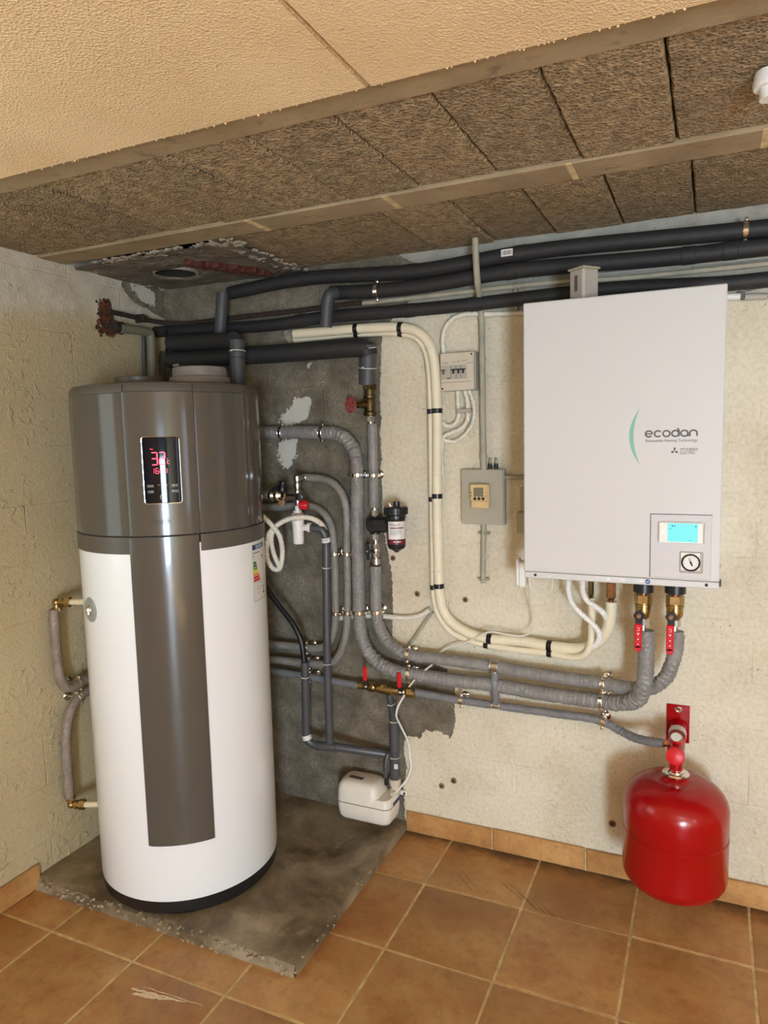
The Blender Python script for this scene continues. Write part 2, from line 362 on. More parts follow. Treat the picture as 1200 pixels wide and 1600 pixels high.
def finish(me, smooth=True, angle=35):
    if smooth and len(me.polygons):
        me.polygons.foreach_set('use_smooth', [True]*len(me.polygons))
        me.set_sharp_from_angle(angle=math.radians(angle))
def obj(name, mb, mat, parent=None, smooth=True, label=None, at=None, angle=35):
    me = bpy.data.meshes.new(name)
    org = Vector(at) if at is not None else (parent['_o'] if False else Vector((0, 0, 0)))
    if parent is not None: org = Vector(ORG[parent.name])
    elif at is None:
        a = np.array(mb.v); org = Vector((float(a[:, 0].mean()), float(a[:, 1].mean()), float(a[:, 2].min())))
    me.from_pydata([tuple(Vector(v)-org) for v in mb.v], [], mb.f); me.update()
    mats = mat if isinstance(mat, (list, tuple)) else [mat]
    for x in mats: me.materials.append(M[x] if isinstance(x, str) else x)
    if len(mats) > 1: me.polygons.foreach_set('material_index', mb.mi)
    finish(me, smooth, angle)
    o = bpy.data.objects.new(name, me); COL.objects.link(o)
    if parent is not None: o.parent = parent
    else: o.location = org
    ORG[o.name] = tuple(org)
    if label: o['label'] = label
    return o
ORG = {}
def thing(name, label, cat, loc, group=None):
    o = bpy.data.objects.new(name, None); COL.objects.link(o); o.location = loc; o.empty_display_size = 0.05
    o['label'] = label; o['category'] = cat
    if group: o['group'] = group
    ORG[o.name] = tuple(loc); return o
def tag(o, label, cat, group=None):
    o['label'] = label; o['category'] = cat
    if group: o['group'] = group
    return o
def struct(name, mb, mat, **k):
    o = obj(name, mb, mat, **k); o['kind'] = 'structure'; return o

# smooth path through points, uniform sampling
def spline(P_, step=0.006):
    P_ = [Vector(p) for p in P_]
    if len(P_) == 2:
        n = max(2, int((P_[1]-P_[0]).length/step)); return [P_[0].lerp(P_[1], i/n) for i in range(n+1)]
    Q = [P_[0]*2-P_[1]]+P_+[P_[-1]*2-P_[-2]]; out = []
    for i in range(1, len(Q)-2):
        p0, p1, p2, p3 = Q[i-1:i+3]
        t0 = 0; t1 = t0+max(1e-4, (p1-p0).length**0.5); t2 = t1+max(1e-4, (p2-p1).length**0.5); t3 = t2+max(1e-4, (p3-p2).length**0.5)
        n = max(2, int((p2-p1).length/step))
        for k in range(n):
            t = t1+(t2-t1)*k/n
            A1 = p0*((t1-t)/(t1-t0))+p1*((t-t0)/(t1-t0)); A2 = p1*((t2-t)/(t2-t1))+p2*((t-t1)/(t2-t1)); A3 = p2*((t3-t)/(t3-t2))+p3*((t-t2)/(t3-t2))
            B1 = A1*((t2-t)/(t2-t0))+A2*((t-t0)/(t2-t0)); B2 = A2*((t3-t)/(t3-t1))+A3*((t-t1)/(t3-t1))
            out.append(B1*((t2-t)/(t2-t1))+B2*((t-t1)/(t2-t1)))
    out.append(P_[-1]); return out
def pix(pts, off=None, fn=None):
    fn = fn or W
    return [fn(p[0], p[1], p[2] if len(p) > 2 else off) for p in pts]
def wrap_rad(r, pts, amp=0.07, pitch=0.016, seed=0.0):
    m = len(pts)
    cur = [0]*m
    for i in range(m):
        a = (pts[i]-pts[max(0, i-6)]); b = (pts[min(m-1, i+6)]-pts[i])
        cur[i] = a.angle(b) if a.length > 1e-6 and b.length > 1e-6 else 0
    def f(i, a):
        s = i*0.004
        k = 0.42+min(0.8, cur[i]*3.0)
        n = noise.noise(Vector((s*70+seed, math.cos(a)*1.1, math.sin(a)*1.1)))
        w = math.sin(2*PI*s/pitch+a*0.6+3*n)
        end = min(1, i/3, (m-1-i)/3)
        return r*(1+k*amp*1.9*(0.5*w+0.9*n))*(0.9+0.1*end)
    return f
def pipe(name, parent_or_tag, P_, wpx=None, r=None, mat='wrap', style='smooth', n=16, amp=0.07, seed=0.0, part_of=None, label=None):
    if r is None: r = RAD(P_[len(P_)//2], wpx)
    mb = MB()
    if style == 'wrap':
        pts = spline(P_, 0.004); mb.tube(pts, wrap_rad(r, pts, amp, seed=seed), 22)
        ang = 60
    elif style == 'corr':
        pitch = 0.0068; pts = spline(P_, pitch/4)
        mb.tube(pts, lambda i, a: r*(1.0 if i % 4 in (0, 1) else 0.82), 12); ang = 75
    else:
        pts = spline(P_, 0.012); mb.tube(pts, r, n); ang = 35
    o = obj(name, mb, mat, part_of, angle=ang, label=label)
    return o, pts, r
def path_at(pts, p):                        # nearest sample and tangent
    i = min(range(len(pts)), key=lambda k: (pts[k]-p).length)
    t = (pts[min(i+2, len(pts)-1)]-pts[max(i-2, 0)]).normalized(); return pts[i], t
def clamp(parent, pts, p, r, wall=Vector((0, 1, 0)), side=0.018, disc=True):
    c, t = path_at(pts, p); e = t.cross(wall).normalized()
    mb = MB(); mb.lathe([(r*0.9, -0.006), (r+0.003, -0.006), (r+0.003, 0.006), (r*0.9, 0.006)], c, t, 24, cap=False)
    mb.torus(c-t*0.006, t, r+0.002, 0.0014, 20, 6); mb.torus(c+t*0.006, t, r+0.002, 0.0014, 20, 6)
    for s in (-1, 1):
        q = c+e*s*(r+0.006); mb.cyl(q-wall*0.007, q+wall*0.007, 0.0055, 10); mb.cyl(q-wall*0.010, q-wall*0.007, 0.004, 8)
    d = -c.y if abs(wall.y) > 0.5 else c.x
    if disc and d > r:
        mb.cyl(c+wall*r, c+wall*d*0.999, 0.0045, 10)
        mb.lathe([(0.004, -0.008), (0.010, -0.006), (0.017, -0.001), (0.018, 0.0)], c+wall*d, wall, 20)
    return obj('pipe_clamp', mb, 'chrome', parent)
def tie(parent, pts, p, r, mat='conduit', name='cable_tie', w=0.0014):
    c, t = path_at(pts, p); mb = MB(); mb.torus(c, t, r+0.0008, w, 20, 6)
    e = t.cross(Vector((0, 1, 0))).normalized(); q = c-Vector((0, 1, 0))*r-e*0.004
    mb.box(q.x-0.003, q.x+0.003, q.y-0.003, q.y+0.001, q.z-0.002, q.z+0.002, 0.0008)
    return obj(name, mb, mat, parent)
def ribbon(mb, pts2, w, f, closed=False):   # flat stroke of constant width in 2D, mapped by f
    m = len(pts2); vs = []
    for i, (x, y) in enumerate(pts2):
        a = pts2[(i-1) % m] if closed else pts2[max(i-1, 0)]; b = pts2[(i+1) % m] if closed else pts2[min(i+1, m-1)]
        dx, dy = b[0]-a[0], b[1]-a[1]; L = math.hypot(dx, dy) or 1; ww = w[i] if isinstance(w, list) else w
        nx, ny = -dy/L*ww/2, dx/L*ww/2
        vs += [f(x+nx, y+ny), f(x-nx, y-ny)]
    fs = [(2*i, 2*i+1, 2*((i+1) % m)+1, 2*((i+1) % m)) for i in range(m if closed else m-1)]
    mb.add(vs, fs)
def arc(cx, cy, r, a0, a1, n=20, ry=None):
    ry = ry or r
    return [(cx+r*math.cos(math.radians(a0+(a1-a0)*i/n)), cy+ry*math.sin(math.radians(a0+(a1-a0)*i/n))) for i in range(n+1)]
def text_verts(body, size=1.0):
    cu = bpy.data.curves.new('t', 'FONT'); cu.body = body; cu.size = size; cu.resolution_u = 3
    o = bpy.data.objects.new('t', cu); COL.objects.link(o); bpy.context.view_layer.update()
    me = o.to_mesh(); vs = [tuple(v.co) for v in me.vertices]; fs = [tuple(p.vertices) for p in me.polygons]
    o.to_mesh_clear(); bpy.data.objects.remove(o); bpy.data.curves.remove(cu)
    xs = [v[0] for v in vs]; ys = [v[1] for v in vs]
    return vs, fs, (min(xs), max(xs), min(ys), max(ys))
def put_text(mb, body, x0, x1, y0, y1, f, bold=0.0):  # fit text into a 2D box
    vs, fs, (a, b, c, d) = text_verts(body)
    mb.add([f(x0+(v[0]-a)/(b-a)*(x1-x0), y0+(v[1]-c)/(d-c)*(y1-y0)) for v in vs], fs)
def quad(mb, x0, x1, y0, y1, f, nx=1):
    for i in range(nx):
        a = x0+(x1-x0)*i/nx; b = x0+(x1-x0)*(i+1)/nx
        mb.add([f(a, y0), f(b, y0), f(b, y1), f(a, y1)], [(0, 1, 2, 3)])

# ================================================================== SETTING
ZC = 2.185; XR = 4.62; YB = -6.05
def sd_poly(px, pz, poly):
    d = 1e9; inside = False; n = len(poly)
    for i in range(n):
        ax, az = poly[i]; bx, bz = poly[(i+1) % n]; ex, ez = bx-ax, bz-az; wx, wz = px-ax, pz-az
        t = max(0, min(1, (wx*ex+wz*ez)/(ex*ex+ez*ez+1e-12))); dx, dz = wx-ex*t, wz-ez*t
        d = min(d, dx*dx+dz*dz)
        if (az > pz) != (bz > pz) and px < (bx-ax)*(pz-az)/(bz-az)+ax: inside = not inside
    d = math.sqrt(d); return d if inside else -d
def wall_grid(name, f, us, vs_, layers):
    vs = [f(u, v) for v in vs_ for u in us]; n = len(us)
    fs = [(j*n+i, j*n+i+1, (j+1)*n+i+1, (j+1)*n+i) for j in range(len(vs_)-1) for i in range(n-1)]
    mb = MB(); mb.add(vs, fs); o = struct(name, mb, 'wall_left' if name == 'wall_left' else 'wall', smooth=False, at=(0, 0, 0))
    for key, polys in layers.items():
        at = o.data.attributes.new(key, 'FLOAT', 'POINT')
        at.data.foreach_set('value', [max([sd_poly(u, v, p) for p in polys] or [-1]) for v in vs_ for u in us])
    return o
def b2(L): return [(W(u, v).x, W(u, v).z) for u, v in L]
def l2(L): return [(WL(u, v).y, WL(u, v).z) for u, v in L]
bare_back = b2([(655, 415), (640, 470), (596, 520), (594, 620), (597, 800), (603, 850), (613, 890), (613, 1012), (640, 1020), (700, 1044), (712, 1064), (711, 1128), (704, 1154), (684, 1142), (659, 1141), (657, 1156), (641, 1149), (632, 1152), (632, 1180), (635, 1205), (630, 1240), (633, 1262), (634, 1330)]) + [(-0.3, -0.1), (-0.3, 2.4), (0.75, 2.4)]
white_back = [b2([(457, 622), (482, 621), (487, 632), (482, 650), (468, 664), (438, 668), (437, 655), (448, 640)]), b2([(436, 686), (465, 684), (464, 702), (458, 726), (450, 735), (443, 729), (434, 712)]),
              b2([(477, 560), (492, 560), (488, 574), (479, 572)]), b2([(472, 486), (502, 483), (500, 495), (470, 497)]), b2([(446, 516), (458, 516), (460, 536), (447, 534)])]
mort_back = [[(0.3, 2.30), (4.7, 2.30), (4.7, 1.93), (2.0, 1.945), (1.25, 1.96), (0.3, 1.96)]]
xs_ = [i*0.025 for i in range(0, 106)]+[2.8, 3.2, 3.8, XR]; zs_ = [i*0.025 for i in range(0, 88)]+[2.26]
wall_back = wall_grid('wall_back', lambda u, v: (u, 0.0, v), xs_, zs_, dict(bare=[bare_back], white=white_back, mortar=mort_back, rust=[]))
bare_left = l2([(232, 524), (262, 522), (262, 640), (228, 650)])
bare_left = [[(-0.06, 1.92), (0.1, 1.92), (0.1, -0.1), (-0.05, -0.1)], l2([(196, 420), (190, 446), (204, 470), (225, 482), (262, 500), (280, 500), (280, 440), (240, 442)])]
white_left = [l2([(205, 440), (245, 455), (240, 478), (222, 472), (204, 456)])]
rust_left = [l2([(152, 468), (172, 464), (180, 500), (196, 512), (176, 530), (158, 520)])]
ys_ = [YB, -5, -4, -3]+[-2.5+i*0.05 for i in range(0, 30)]+[-1.0+i*0.02 for i in range(0, 51)]
# the left wall carries a window beyond the frame; it is left out of the grid as an opening
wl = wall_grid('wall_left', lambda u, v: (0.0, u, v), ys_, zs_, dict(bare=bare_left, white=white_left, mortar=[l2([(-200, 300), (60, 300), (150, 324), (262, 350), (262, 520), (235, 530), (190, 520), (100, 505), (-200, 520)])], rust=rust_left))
mb = MB(); mb.box(XR, XR+0.12, YB, 0, -0.05, ZC+0.1); struct('wall_right', mb, 'plain', smooth=False)
mb = MB(); mb.box(-0.12, 3.5, YB-0.12, YB, -0.05, ZC+0.1); mb.box(4.4, XR+0.12, YB-0.12, YB, -0.05, ZC+0.1); mb.box(3.5, 4.4, YB-0.12, YB, 2.08, ZC+0.1)
struct('wall_rear', mb, 'plain', smooth=False)
# glazed door and windows behind the viewpoint
mb = MB()
for a, b, c, d in ((3.5, 3.56, 0, 2.08), (4.34, 4.4, 0, 2.08), (3.56, 4.34, 0, 0.12), (3.56, 4.34, 2.0, 2.08)): mb.box(a, b, YB-0.08, YB+0.01, c, d, 0.004)
struct('door_1', mb, 'white')
mb = MB()
for a, b, c, d in ((-3.30, -3.25, 0.85, 1.85), (-2.75, -2.70, 0.85, 1.85), (-3.25, -2.75, 0.85, 0.90), (-3.25, -2.75, 1.80, 1.85)): mb.box(XR-0.04, XR, a, b, c, d, 0.004)
struct('window_1', mb, 'white')
mb = MB()
for a, b, c, d in ((-2.32, -2.26, 0.95, 1.95), (-1.34, -1.28, 0.95, 1.95), (-2.26, -1.34, 0.95, 1.0), (-2.26, -1.34, 1.90, 1.95)): mb.box(0.0, 0.04, a, b, c, d, 0.004)
struct('window_2', mb, 'white')

# ---- floor: sand coloured bed, one object per tile
mb = MB(); mb.box(-0.05, XR, YB, 0.05, -0.06, -0.0035); floor = struct('floor', mb, 'grout', smooth=False, at=(0, 0, 0))
S = 0.3375; X0 = 1.252; Y0 = -0.2923
def tile_mesh(w, h, seed):
    rnd = random.Random(seed); mb = MB(); g = 0.0042
    P_ = []
    for (ax, ay), (bx, by) in (((0, 0), (1, 0)), ((1, 0), (1, 1)), ((1, 1), (0, 1)), ((0, 1), (0, 0))):
        for k in range(4):
            t = k/4; x = ax+(bx-ax)*t; y = ay+(by-ay)*t
            P_.append(((x-0.5)*(w-2*g)+rnd.uniform(-1, 1)*0.0010, (y-0.5)*(h-2*g)+rnd.uniform(-1, 1)*0.0010))
    n = len(P_)
    vs = [(x, y, -0.0035) for x, y in P_]+[(x*(1-0.002/w), y*(1-0.002/h), -0.0008) for x, y in P_]+[(x*(1-0.011/w), y*(1-0.011/h), 0.0) for x, y in P_]
    fs = [(i, (i+1) % n, n+(i+1) % n, n+i) for i in range(n)]+[(n+i, n+(i+1) % n, 2*n+(i+1) % n, 2*n+i) for i in range(n)]+[tuple(range(2*n, 3*n))]
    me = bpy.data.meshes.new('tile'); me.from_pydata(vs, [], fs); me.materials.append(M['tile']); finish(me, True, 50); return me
cache = {}
xl = [0.0]+[X0+S*k for k in range(-3, 10)]+[XR]; yl = [0.0]+[Y0-S*k for k in range(0, 17)]+[YB]
for i in range(len(xl)-1):
    for j in range(len(yl)-1):
        x0, x1 = xl[i], xl[i+1]; y1, y0 = yl[j], yl[j+1]
        if x1 < 1.0 and y0 > -0.80: continue
        if x1-x0 < 0.02 or y1-y0 < 0.02: continue
        key = (round(x1-x0, 3), round(y1-y0, 3), random.randint(0, 3))
        if key not in cache: cache[key] = tile_mesh(x1-x0, y1-y0, hash(key) % 1000)
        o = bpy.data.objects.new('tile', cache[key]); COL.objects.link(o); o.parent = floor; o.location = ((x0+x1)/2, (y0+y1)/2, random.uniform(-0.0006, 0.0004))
# pale scuff on a floor tile
mb = MB(); rnd = random.Random(3); zz_ = 0.0006
for (u0, v0, u1, v1, w) in ((206, 1545, 290, 1566, 0.010), (208, 1553, 262, 1562, 0.018), (225, 1543, 318, 1572, 0.004)):
    a, b = WZ(u0, v0, 0), WZ(u1, v1, 0); n = 14
    ribbon(mb, [(a.x+(b.x-a.x)*i/n+rnd.uniform(-1, 1)*0.002, a.y+(b.y-a.y)*i/n+rnd.uniform(-1, 1)*0.002) for i in range(n+1)], [w*(0.25+0.75*math.sin(PI*(0.15+0.75*i/n)))*rnd.uniform(0.5, 1.1) for i in range(n+1)], lambda x, y: (x, y, zz_)); zz_ += 0.0004
M['smear'] = simple('dried_paint_smear', srgb(226, 204, 176), 0.8, vary=0.12, nscale=90)
obj('paint_smear', mb, 'smear', floor, smooth=False, label='whitish scuff on a floor tile')
M['scuff'] = simple('dark_rubber_scuff', srgb(104, 74, 48), 0.7, vary=0.2, nscale=90)
mb = MB()
for (u0, v0, u1, v1) in ((712, 1362, 742, 1398), (722, 1360, 746, 1390), (778, 1374, 822, 1412), (790, 1376, 836, 1420), (800, 1380, 848, 1432), (830, 1404, 862, 1438), (845, 1412, 872, 1440)):
    a, b = WZ(u0, v0, 0), WZ(u1, v1, 0); n = 10
    ribbon(mb, [(a.x+(b.x-a.x)*i/n+rnd.uniform(-1, 1)*0.0012, a.y+(b.y-a.y)*i/n) for i in range(n+1)], [0.0026*math.sin(PI*(0.1+0.8*i/n))*rnd.uniform(0.4, 1) for i in range(n+1)], lambda x, y: (x, y, 0.0007))
obj('scuff_marks', mb, 'scuff', floor, smooth=False)['kind'] = 'stuff'

# ---- tile skirting, one object per piece
def skirting(name, pieces, axis):
    base = MB()
    a, b = pieces[0][0], pieces[-1][1]
    if axis == 'x': base.box(a, b, -0.006, 0, 0, 0.074)
    else: base.box(0, 0.006, b, a, 0, 0.074)
    o = struct(name, base, 'grout', smooth=False, at=(0, 0, 0))
    for p0, p1 in pieces:
        mb = MB(); g = 0.0035
        if axis == 'x': mb.box(p0+g, p1-g, -0.016, -0.002, 0.004, 0.083+random.uniform(-0.002, 0.002), 0.0025)
        else: mb.box(0.002, 0.016, p1+g, p0-g, 0.002, 0.084, 0.0025)
        obj('skirting_tile', mb, 'skirt', o)
skirting('baseboard_back', [(1.066, 1.412)]+[(1.412+0.3395*k, 1.412+0.3395*(k+1)) for k in range(0, 9)], 'x')
skirting('baseboard_left', [(-0.815-0.3375*k, -0.815-0.3375*(k+1)) for k in range(0, 15)], 'y')

# ---- ceiling: beams, hollow blocks, insulation panels
mb = MB(); mb.box(-0.1, XR+0.1, YB-0.1, 0.1, ZC+0.055, ZC+0.12); ceiling = struct('ceiling', mb, 'dark', smooth=False, at=(0, 0, 0))
def block_mesh(w, h, seed):
    rnd = random.Random(seed); P_ = []; nx, ny = 10, 22
    for (ax, ay), (bx, by), k_ in (((0, 0), (1, 0), nx), ((1, 0), (1, 1), ny), ((1, 1), (0, 1), nx), ((0, 1), (0, 0), ny)):
        for k in range(k_):
            t = k/k_; P_.append(((ax+(bx-ax)*t-0.5)*(w-0.005)+rnd.uniform(-1, 0.6)*0.0022*(1 if k_ == ny else 0.4), (ay+(by-ay)*t-0.5)*(h-0.003)+rnd.uniform(-1, 1)*0.0012))
    n = len(P_); vs = [(x, y, 0.055) for x, y in P_]+[(x, y, 0.005) for x, y in P_]+[(x*0.965, y*0.985, rnd.uniform(-0.001, 0.0005)) for x, y in P_]
    fs = [(i, n+i, n+(i+1) % n, (i+1) % n) for i in range(n)]+[(n+i, 2*n+i, 2*n+(i+1) % n, n+(i+1) % n) for i in range(n)]+[tuple(reversed(range(2*n, 3*n)))]
    me = bpy.data.meshes.new('ceiling_block'); me.from_pydata(vs, [], fs); me.materials.append(M['block']); finish(me, True, 50); return me
PB = 0.2065
for row, (ox, ya, yb) in enumerate(((2.033, -1.112, -0.632), (2.060, -0.505, -0.008))):
    ms = [block_mesh(PB, yb-ya, 10*row+s) for s in range(4)]
    for k in range(-10, 13):
        xc = ox+PB*(k+0.5)
        if xc < 0.05 or xc > XR-0.05: continue
        if row == 1 and xc < 0.70: continue
        o = bpy.data.objects.new('ceiling_block', random.choice(ms)); COL.objects.link(o); o.parent = ceiling
        o.location = (xc, (ya+yb)/2, ZC+random.uniform(-0.003, 0.003)); o.rotation_euler = (random.uniform(-1, 1)*0.004, random.uniform(-1, 1)*0.01, 0)
YPN = WZ(545, 145, ZC-0.022).y
for ya, yb in ((YPN-0.03, -1.114), (-0.628, -0.510)):
    mb = MB()
    mb.box(0, XR, ya, yb, ZC-0.006, ZC+0.05, 0.004)
    obj('ceiling_beam', mb, 'beam', ceiling)
mb = MB(); xa = 0.0
for (x0, x1) in ((1.30, 1.318), (1.785, 1.80), (2.205, 2.22), (0.86, 0.88)):    # mortar smears across the nearer beam
    mb.box(x0, x1, -0.628, -0.512, ZC-0.0068, ZC-0.004, 0.0005)
obj('mortar_joint', mb, 'grout', ceiling)['kind'] = 'stuff'
for x0, x1, ya in ((0.0, 1.548, YPN), (1.552, 2.80, YPN), (2.804, XR, YPN)):
    mb = MB(); nx, ny = 60, 4
    mb.box(x0, x1, YB, ya, ZC-0.022, ZC+0.05, 0.003)
    # crumbly bead edge along the beam
    rnd = random.Random(int(x0*10)+1); x = x0+0.01
    while x < x1-0.01:
        r_ = rnd.uniform(0.001, 0.0026); mb.ball((x, ya+rnd.uniform(-0.002, 0.002), ZC-0.021+rnd.uniform(-0.001, 0.003)), r_, 6); x += rnd.uniform(0.006, 0.02)
    obj('insulation_panel', mb, 'foam', ceiling, angle=40)
# broken-out concrete corner with a flue hole
mb = MB(); hc = Vector((0.285, -0.255)); hr = 0.078; N = 40
outer = []
rect = [(0.0, -0.50), (0.69, -0.50), (0.72, -0.34), (0.69, -0.20), (0.72, 0.0), (0.0, 0.0)]
for i in range(N):
    a = 2*PI*i/N; d = Vector((math.cos(a), math.sin(a))); best = 9
    for k in range(len(rect)):
        p, q = Vector(rect[k]), Vector(rect[(k+1) % len(rect)]); e = q-p; den = d.x*e.y-d.y*e.x
        if abs(den) < 1e-9: continue
        t = ((p.x-hc.x)*e.y-(p.y-hc.y)*e.x)/den; s_ = ((p.x-hc.x)*d.y-(p.y-hc.y)*d.x)/den
        if t > 0 and -1e-6 <= s_ <= 1.000001: best = min(best, t)
    outer.append((hc.x+d.x*best, hc.y+d.y*best))
rings = []
for k, tt in enumerate((0, 0.06, 0.3, 0.6, 0.85, 1.0)):
    for i in range(N):
        a = 2*PI*i/N; ix, iy = hc.x+hr*math.cos(a), hc.y+hr*math.sin(a); x = ix+(outer[i][0]-ix)*tt; y = iy+(outer[i][1]-iy)*tt
        z = ZC-0.012-0.012*noise.noise(Vector((x*9, y*9, 1)))-(0.012 if k in (1,) else 0)
        rings.append((x, y, z))
wellr = [(hc.x+hr*math.cos(2*PI*i/N), hc.y+hr*math.sin(2*PI*i/N), ZC+0.054) for i in range(N)]
fs = [(k*N+i, (k+1)*N+i, (k+1)*N+(i+1) % N, k*N+(i+1) % N) for k in range(5) for i in range(N)]
fs += [(6*N+i, i, (i+1) % N, 6*N+(i+1) % N) for i in range(N)]
mb.add(rings+wellr, fs); slabo = obj('concrete_infill', mb, 'slab', ceiling, angle=80)
mb = MB(); mb.lathe([(hr-0.004, 0), (hr+0.006, 0), (hr+0.007, 0.008), (hr-0.001, 0.05)], (hc.x, hc.y, ZC-0.022), (0, 0, 1), 40, cap=False); obj('flue_collar', mb, 'plaster', slabo)
mb = MB(); mb.lathe([(hr-0.005, 0.0), (hr-0.005, 0.05), (0.0001, 0.051)], (hc.x, hc.y, ZC-0.019), (0, 0, 1), 40, cap=False); obj('flue_dark_liner', mb, 'dark', slabo)  # near-black liner and cap stand in for the shade inside the hole
rnd = random.Random(7)
def lump(mb, c, r, zs=0.5):
    vs = []; n = 7
    for j in range(4):
        for i in range(n):
            th = PI*(j+0.5)/4; a = 2*PI*i/n; k = rnd.uniform(0.7, 1.2)
            vs.append((c[0]+r*math.sin(th)*math.cos(a)*k, c[1]+r*math.sin(th)*math.sin(a)*k, c[2]+r*zs*math.cos(th)))
    fs = [(j*n+i, j*n+(i+1) % n, (j+1)*n+(i+1) % n, (j+1)*n+i) for j in range(3) for i in range(n)]+[tuple(reversed(range(n))), tuple(range(3*n, 4*n))]
    mb.add(vs, fs)
mb = MB()
for k in range(150):
    t = rnd.random(); x = 0.13+0.60*t; y = -0.50+rnd.uniform(-0.015, 0.05)*(0.4+t); lump(mb, (x, y, ZC-0.010), rnd.uniform(0.003, 0.012))
for k in range(110): lump(mb, (0.69+rnd.uniform(-0.05, 0.03), -0.48+0.46*rnd.random(), ZC-0.010), rnd.uniform(0.003, 0.013))
for k in range(30): lump(mb, (rnd.uniform(0.01, 0.05), -0.5+0.5*rnd.random(), ZC-0.010), rnd.uniform(0.004, 0.012))
obj('plaster_crumbs', mb, 'plaster', slabo)['kind'] = 'stuff'
A0, A1 = WZ(308, 410, ZC-0.01), WZ(418, 424, ZC-0.01)
for k in range(9):
    t = k/8; c = A0.lerp(A1, t); mb = MB(); w = 0.020+0.018*math.sin(PI*t)
    mb.box(c.x-0.017, c.x+0.016, c.y-w-0.03, c.y+w*0.6, ZC-0.026-0.006*rnd.random(), ZC, 0.004, R=Matrix.Rotation(rnd.uniform(-0.2, 0.2), 3, 'Z'))
    obj('brick_shard', mb, 'brick', slabo)

# ---- concrete plinth
mb = MB(); nx, ny = 54, 44; XP, YP, ZP = 1.062, -0.832, 0.037
def padz(x, y):
    e = min(XP-x, y-YP); return ZP+0.0025*noise.noise(Vector((x*6, y*6, 0)))-0.010*max(0, 1-e/0.02)*(0.4+noise.noise(Vector((x*14, y*14, 3))))
vs = []
for j in range(ny+1):
    for i in range(nx+1):
        x = XP*i/nx; y = YP*(1-j/ny); jj = 0.010*noise.noise(Vector((x*8, 0, 5))) if j == 0 else 0; ii = 0.004*noise.noise(Vector((0, y*8, 5))) if i == nx else 0
        vs.append((x+ii, y+jj, padz(x, y)))
fs = [(j*(nx+1)+i, j*(nx+1)+i+1, (j+1)*(nx+1)+i+1, (j+1)*(nx+1)+i) for j in range(ny) for i in range(nx)]
k0 = len(vs)
vs += [(XP*i/nx, YP-0.004+0.012*noise.noise(Vector((XP*i/nx*7, 2, 2))), ZP*0.45) for i in range(nx+1)]; k1 = len(vs)
vs += [(XP*i/nx, YP-0.006+0.008*noise.noise(Vector((XP*i/nx*9, 4, 2))), 0.0) for i in range(nx+1)]
fs += [(k0+i, k0+i+1, i+1, i) for i in range(nx)]+[(k1+i, k1+i+1, k0+i+1, k0+i) for i in range(nx)]
k2 = len(vs); vs += [(XP+0.003, YP*(1-j/ny), 0.0) for j in range(ny+1)]
fs += [(k2+j, k2+j+1, (j+1)*(nx+1)+nx, j*(nx+1)+nx) for j in range(ny)]
mb.add(vs, fs)
plinth = tag(obj('concrete_plinth', mb, 'pad', at=(0, 0, 0), angle=60), 'low stained grey concrete plinth under the tall water heater', 'plinth')
mb = MB(); rnd = random.Random(13)
for k in range(230):
    x = rnd.uniform(0.02, 1.05); lump(mb, (x, YP+rnd.uniform(-0.010, 0.012), rnd.choice((0.004, 0.016, 0.028, 0.033))+rnd.uniform(-0.004, 0.002)), rnd.uniform(0.003, 0.009), 0.7)
for k in range(60): lump(mb, (XP+rnd.uniform(-0.006, 0.004), rnd.uniform(YP, -0.02), rnd.uniform(0.0, 0.033)), rnd.uniform(0.002, 0.006), 0.7)
M['crumb'] = simple('mortar_crumbs', srgb(150, 134, 108), 0.9, vary=0.45, nscale=70)
obj('broken_edge', mb, 'crumb', plinth)['kind'] = 'stuff'

# ================================================================== WATER HEATER
HX, HY, HR = 0.4556, -0.5390, 0.302
heater = thing('water_heater', 'tall cylindrical heat pump water heater, white below and glossy taupe above, on the plinth', 'water heater', (HX, HY, 0.04))
def cylmap(R_, az0=0.0):
    def f(s, z): a = math.radians(az0)+s/R_; return (HX+R_*math.cos(a), HY+R_*math.sin(a), z)
    return f
def arc_panel(R_, a0, a1, z0, z1, th=0.012, n=None, bev=0.002):
    n = n or max(4, int(abs(a1-a0)/4)); mb = MB(); vs = []
    prof = [(R_-th, z0), (R_-bev, z0), (R_, z0+bev), (R_, z1-bev), (R_-bev, z1), (R_-th, z1)]
    for i in range(n+1):
        a = math.radians(a0+(a1-a0)*i/n)
        for r, z in prof:
            k = r-bev if (i in (0, n) and r > R_-th) else r
            vs.append((HX+k*math.cos(a), HY+k*math.sin(a), z))
    m = len(prof)
    fs = [(i*m+j, (i+1)*m+j, (i+1)*m+j+1, i*m+j+1) for i in range(n) for j in range(m-1)]+[tuple(range(m)), tuple(reversed(range(n*m, n*m+m)))]
    fs += [(i*m, i*m+m-1, (i+1)*m+m-1, (i+1)*m) for i in range(n)]
    mb.add(vs, fs); return mb
mb = MB(); mb.lathe([(0.27, 0.0), (HR-0.014, 0.0), (HR-0.004, 0.012), (HR-0.001, 0.05), (HR-0.01, 0.056)], (HX, HY, 0.040), n=72); obj('base_ring', mb, 'black', heater)
mb = MB(); mb.lathe([(HR-0.012, 0.088), (HR-0.001, 0.090), (HR, 0.094), (HR, 1.235), (HR-0.02, 1.235)], (HX, HY, 0), n=96); obj('lower_casing', mb, 'white_enamel', heater)
mb = MB(); mb.lathe([(HR-0.012, 1.20), (HR-0.012, 1.70)], (HX, HY, 0), n=64); obj('inner_shell', mb, 'black', heater)
obj('side_band', arc_panel(HR+0.0035, -34.2, 286.2, 1.208, 1.2605, n=90), 'taupe_matt', heater)
obj('upper_casing', arc_panel(HR+0.0035, -34.2, 4.0, 1.2625, 1.690, n=14), 'taupe', heater)
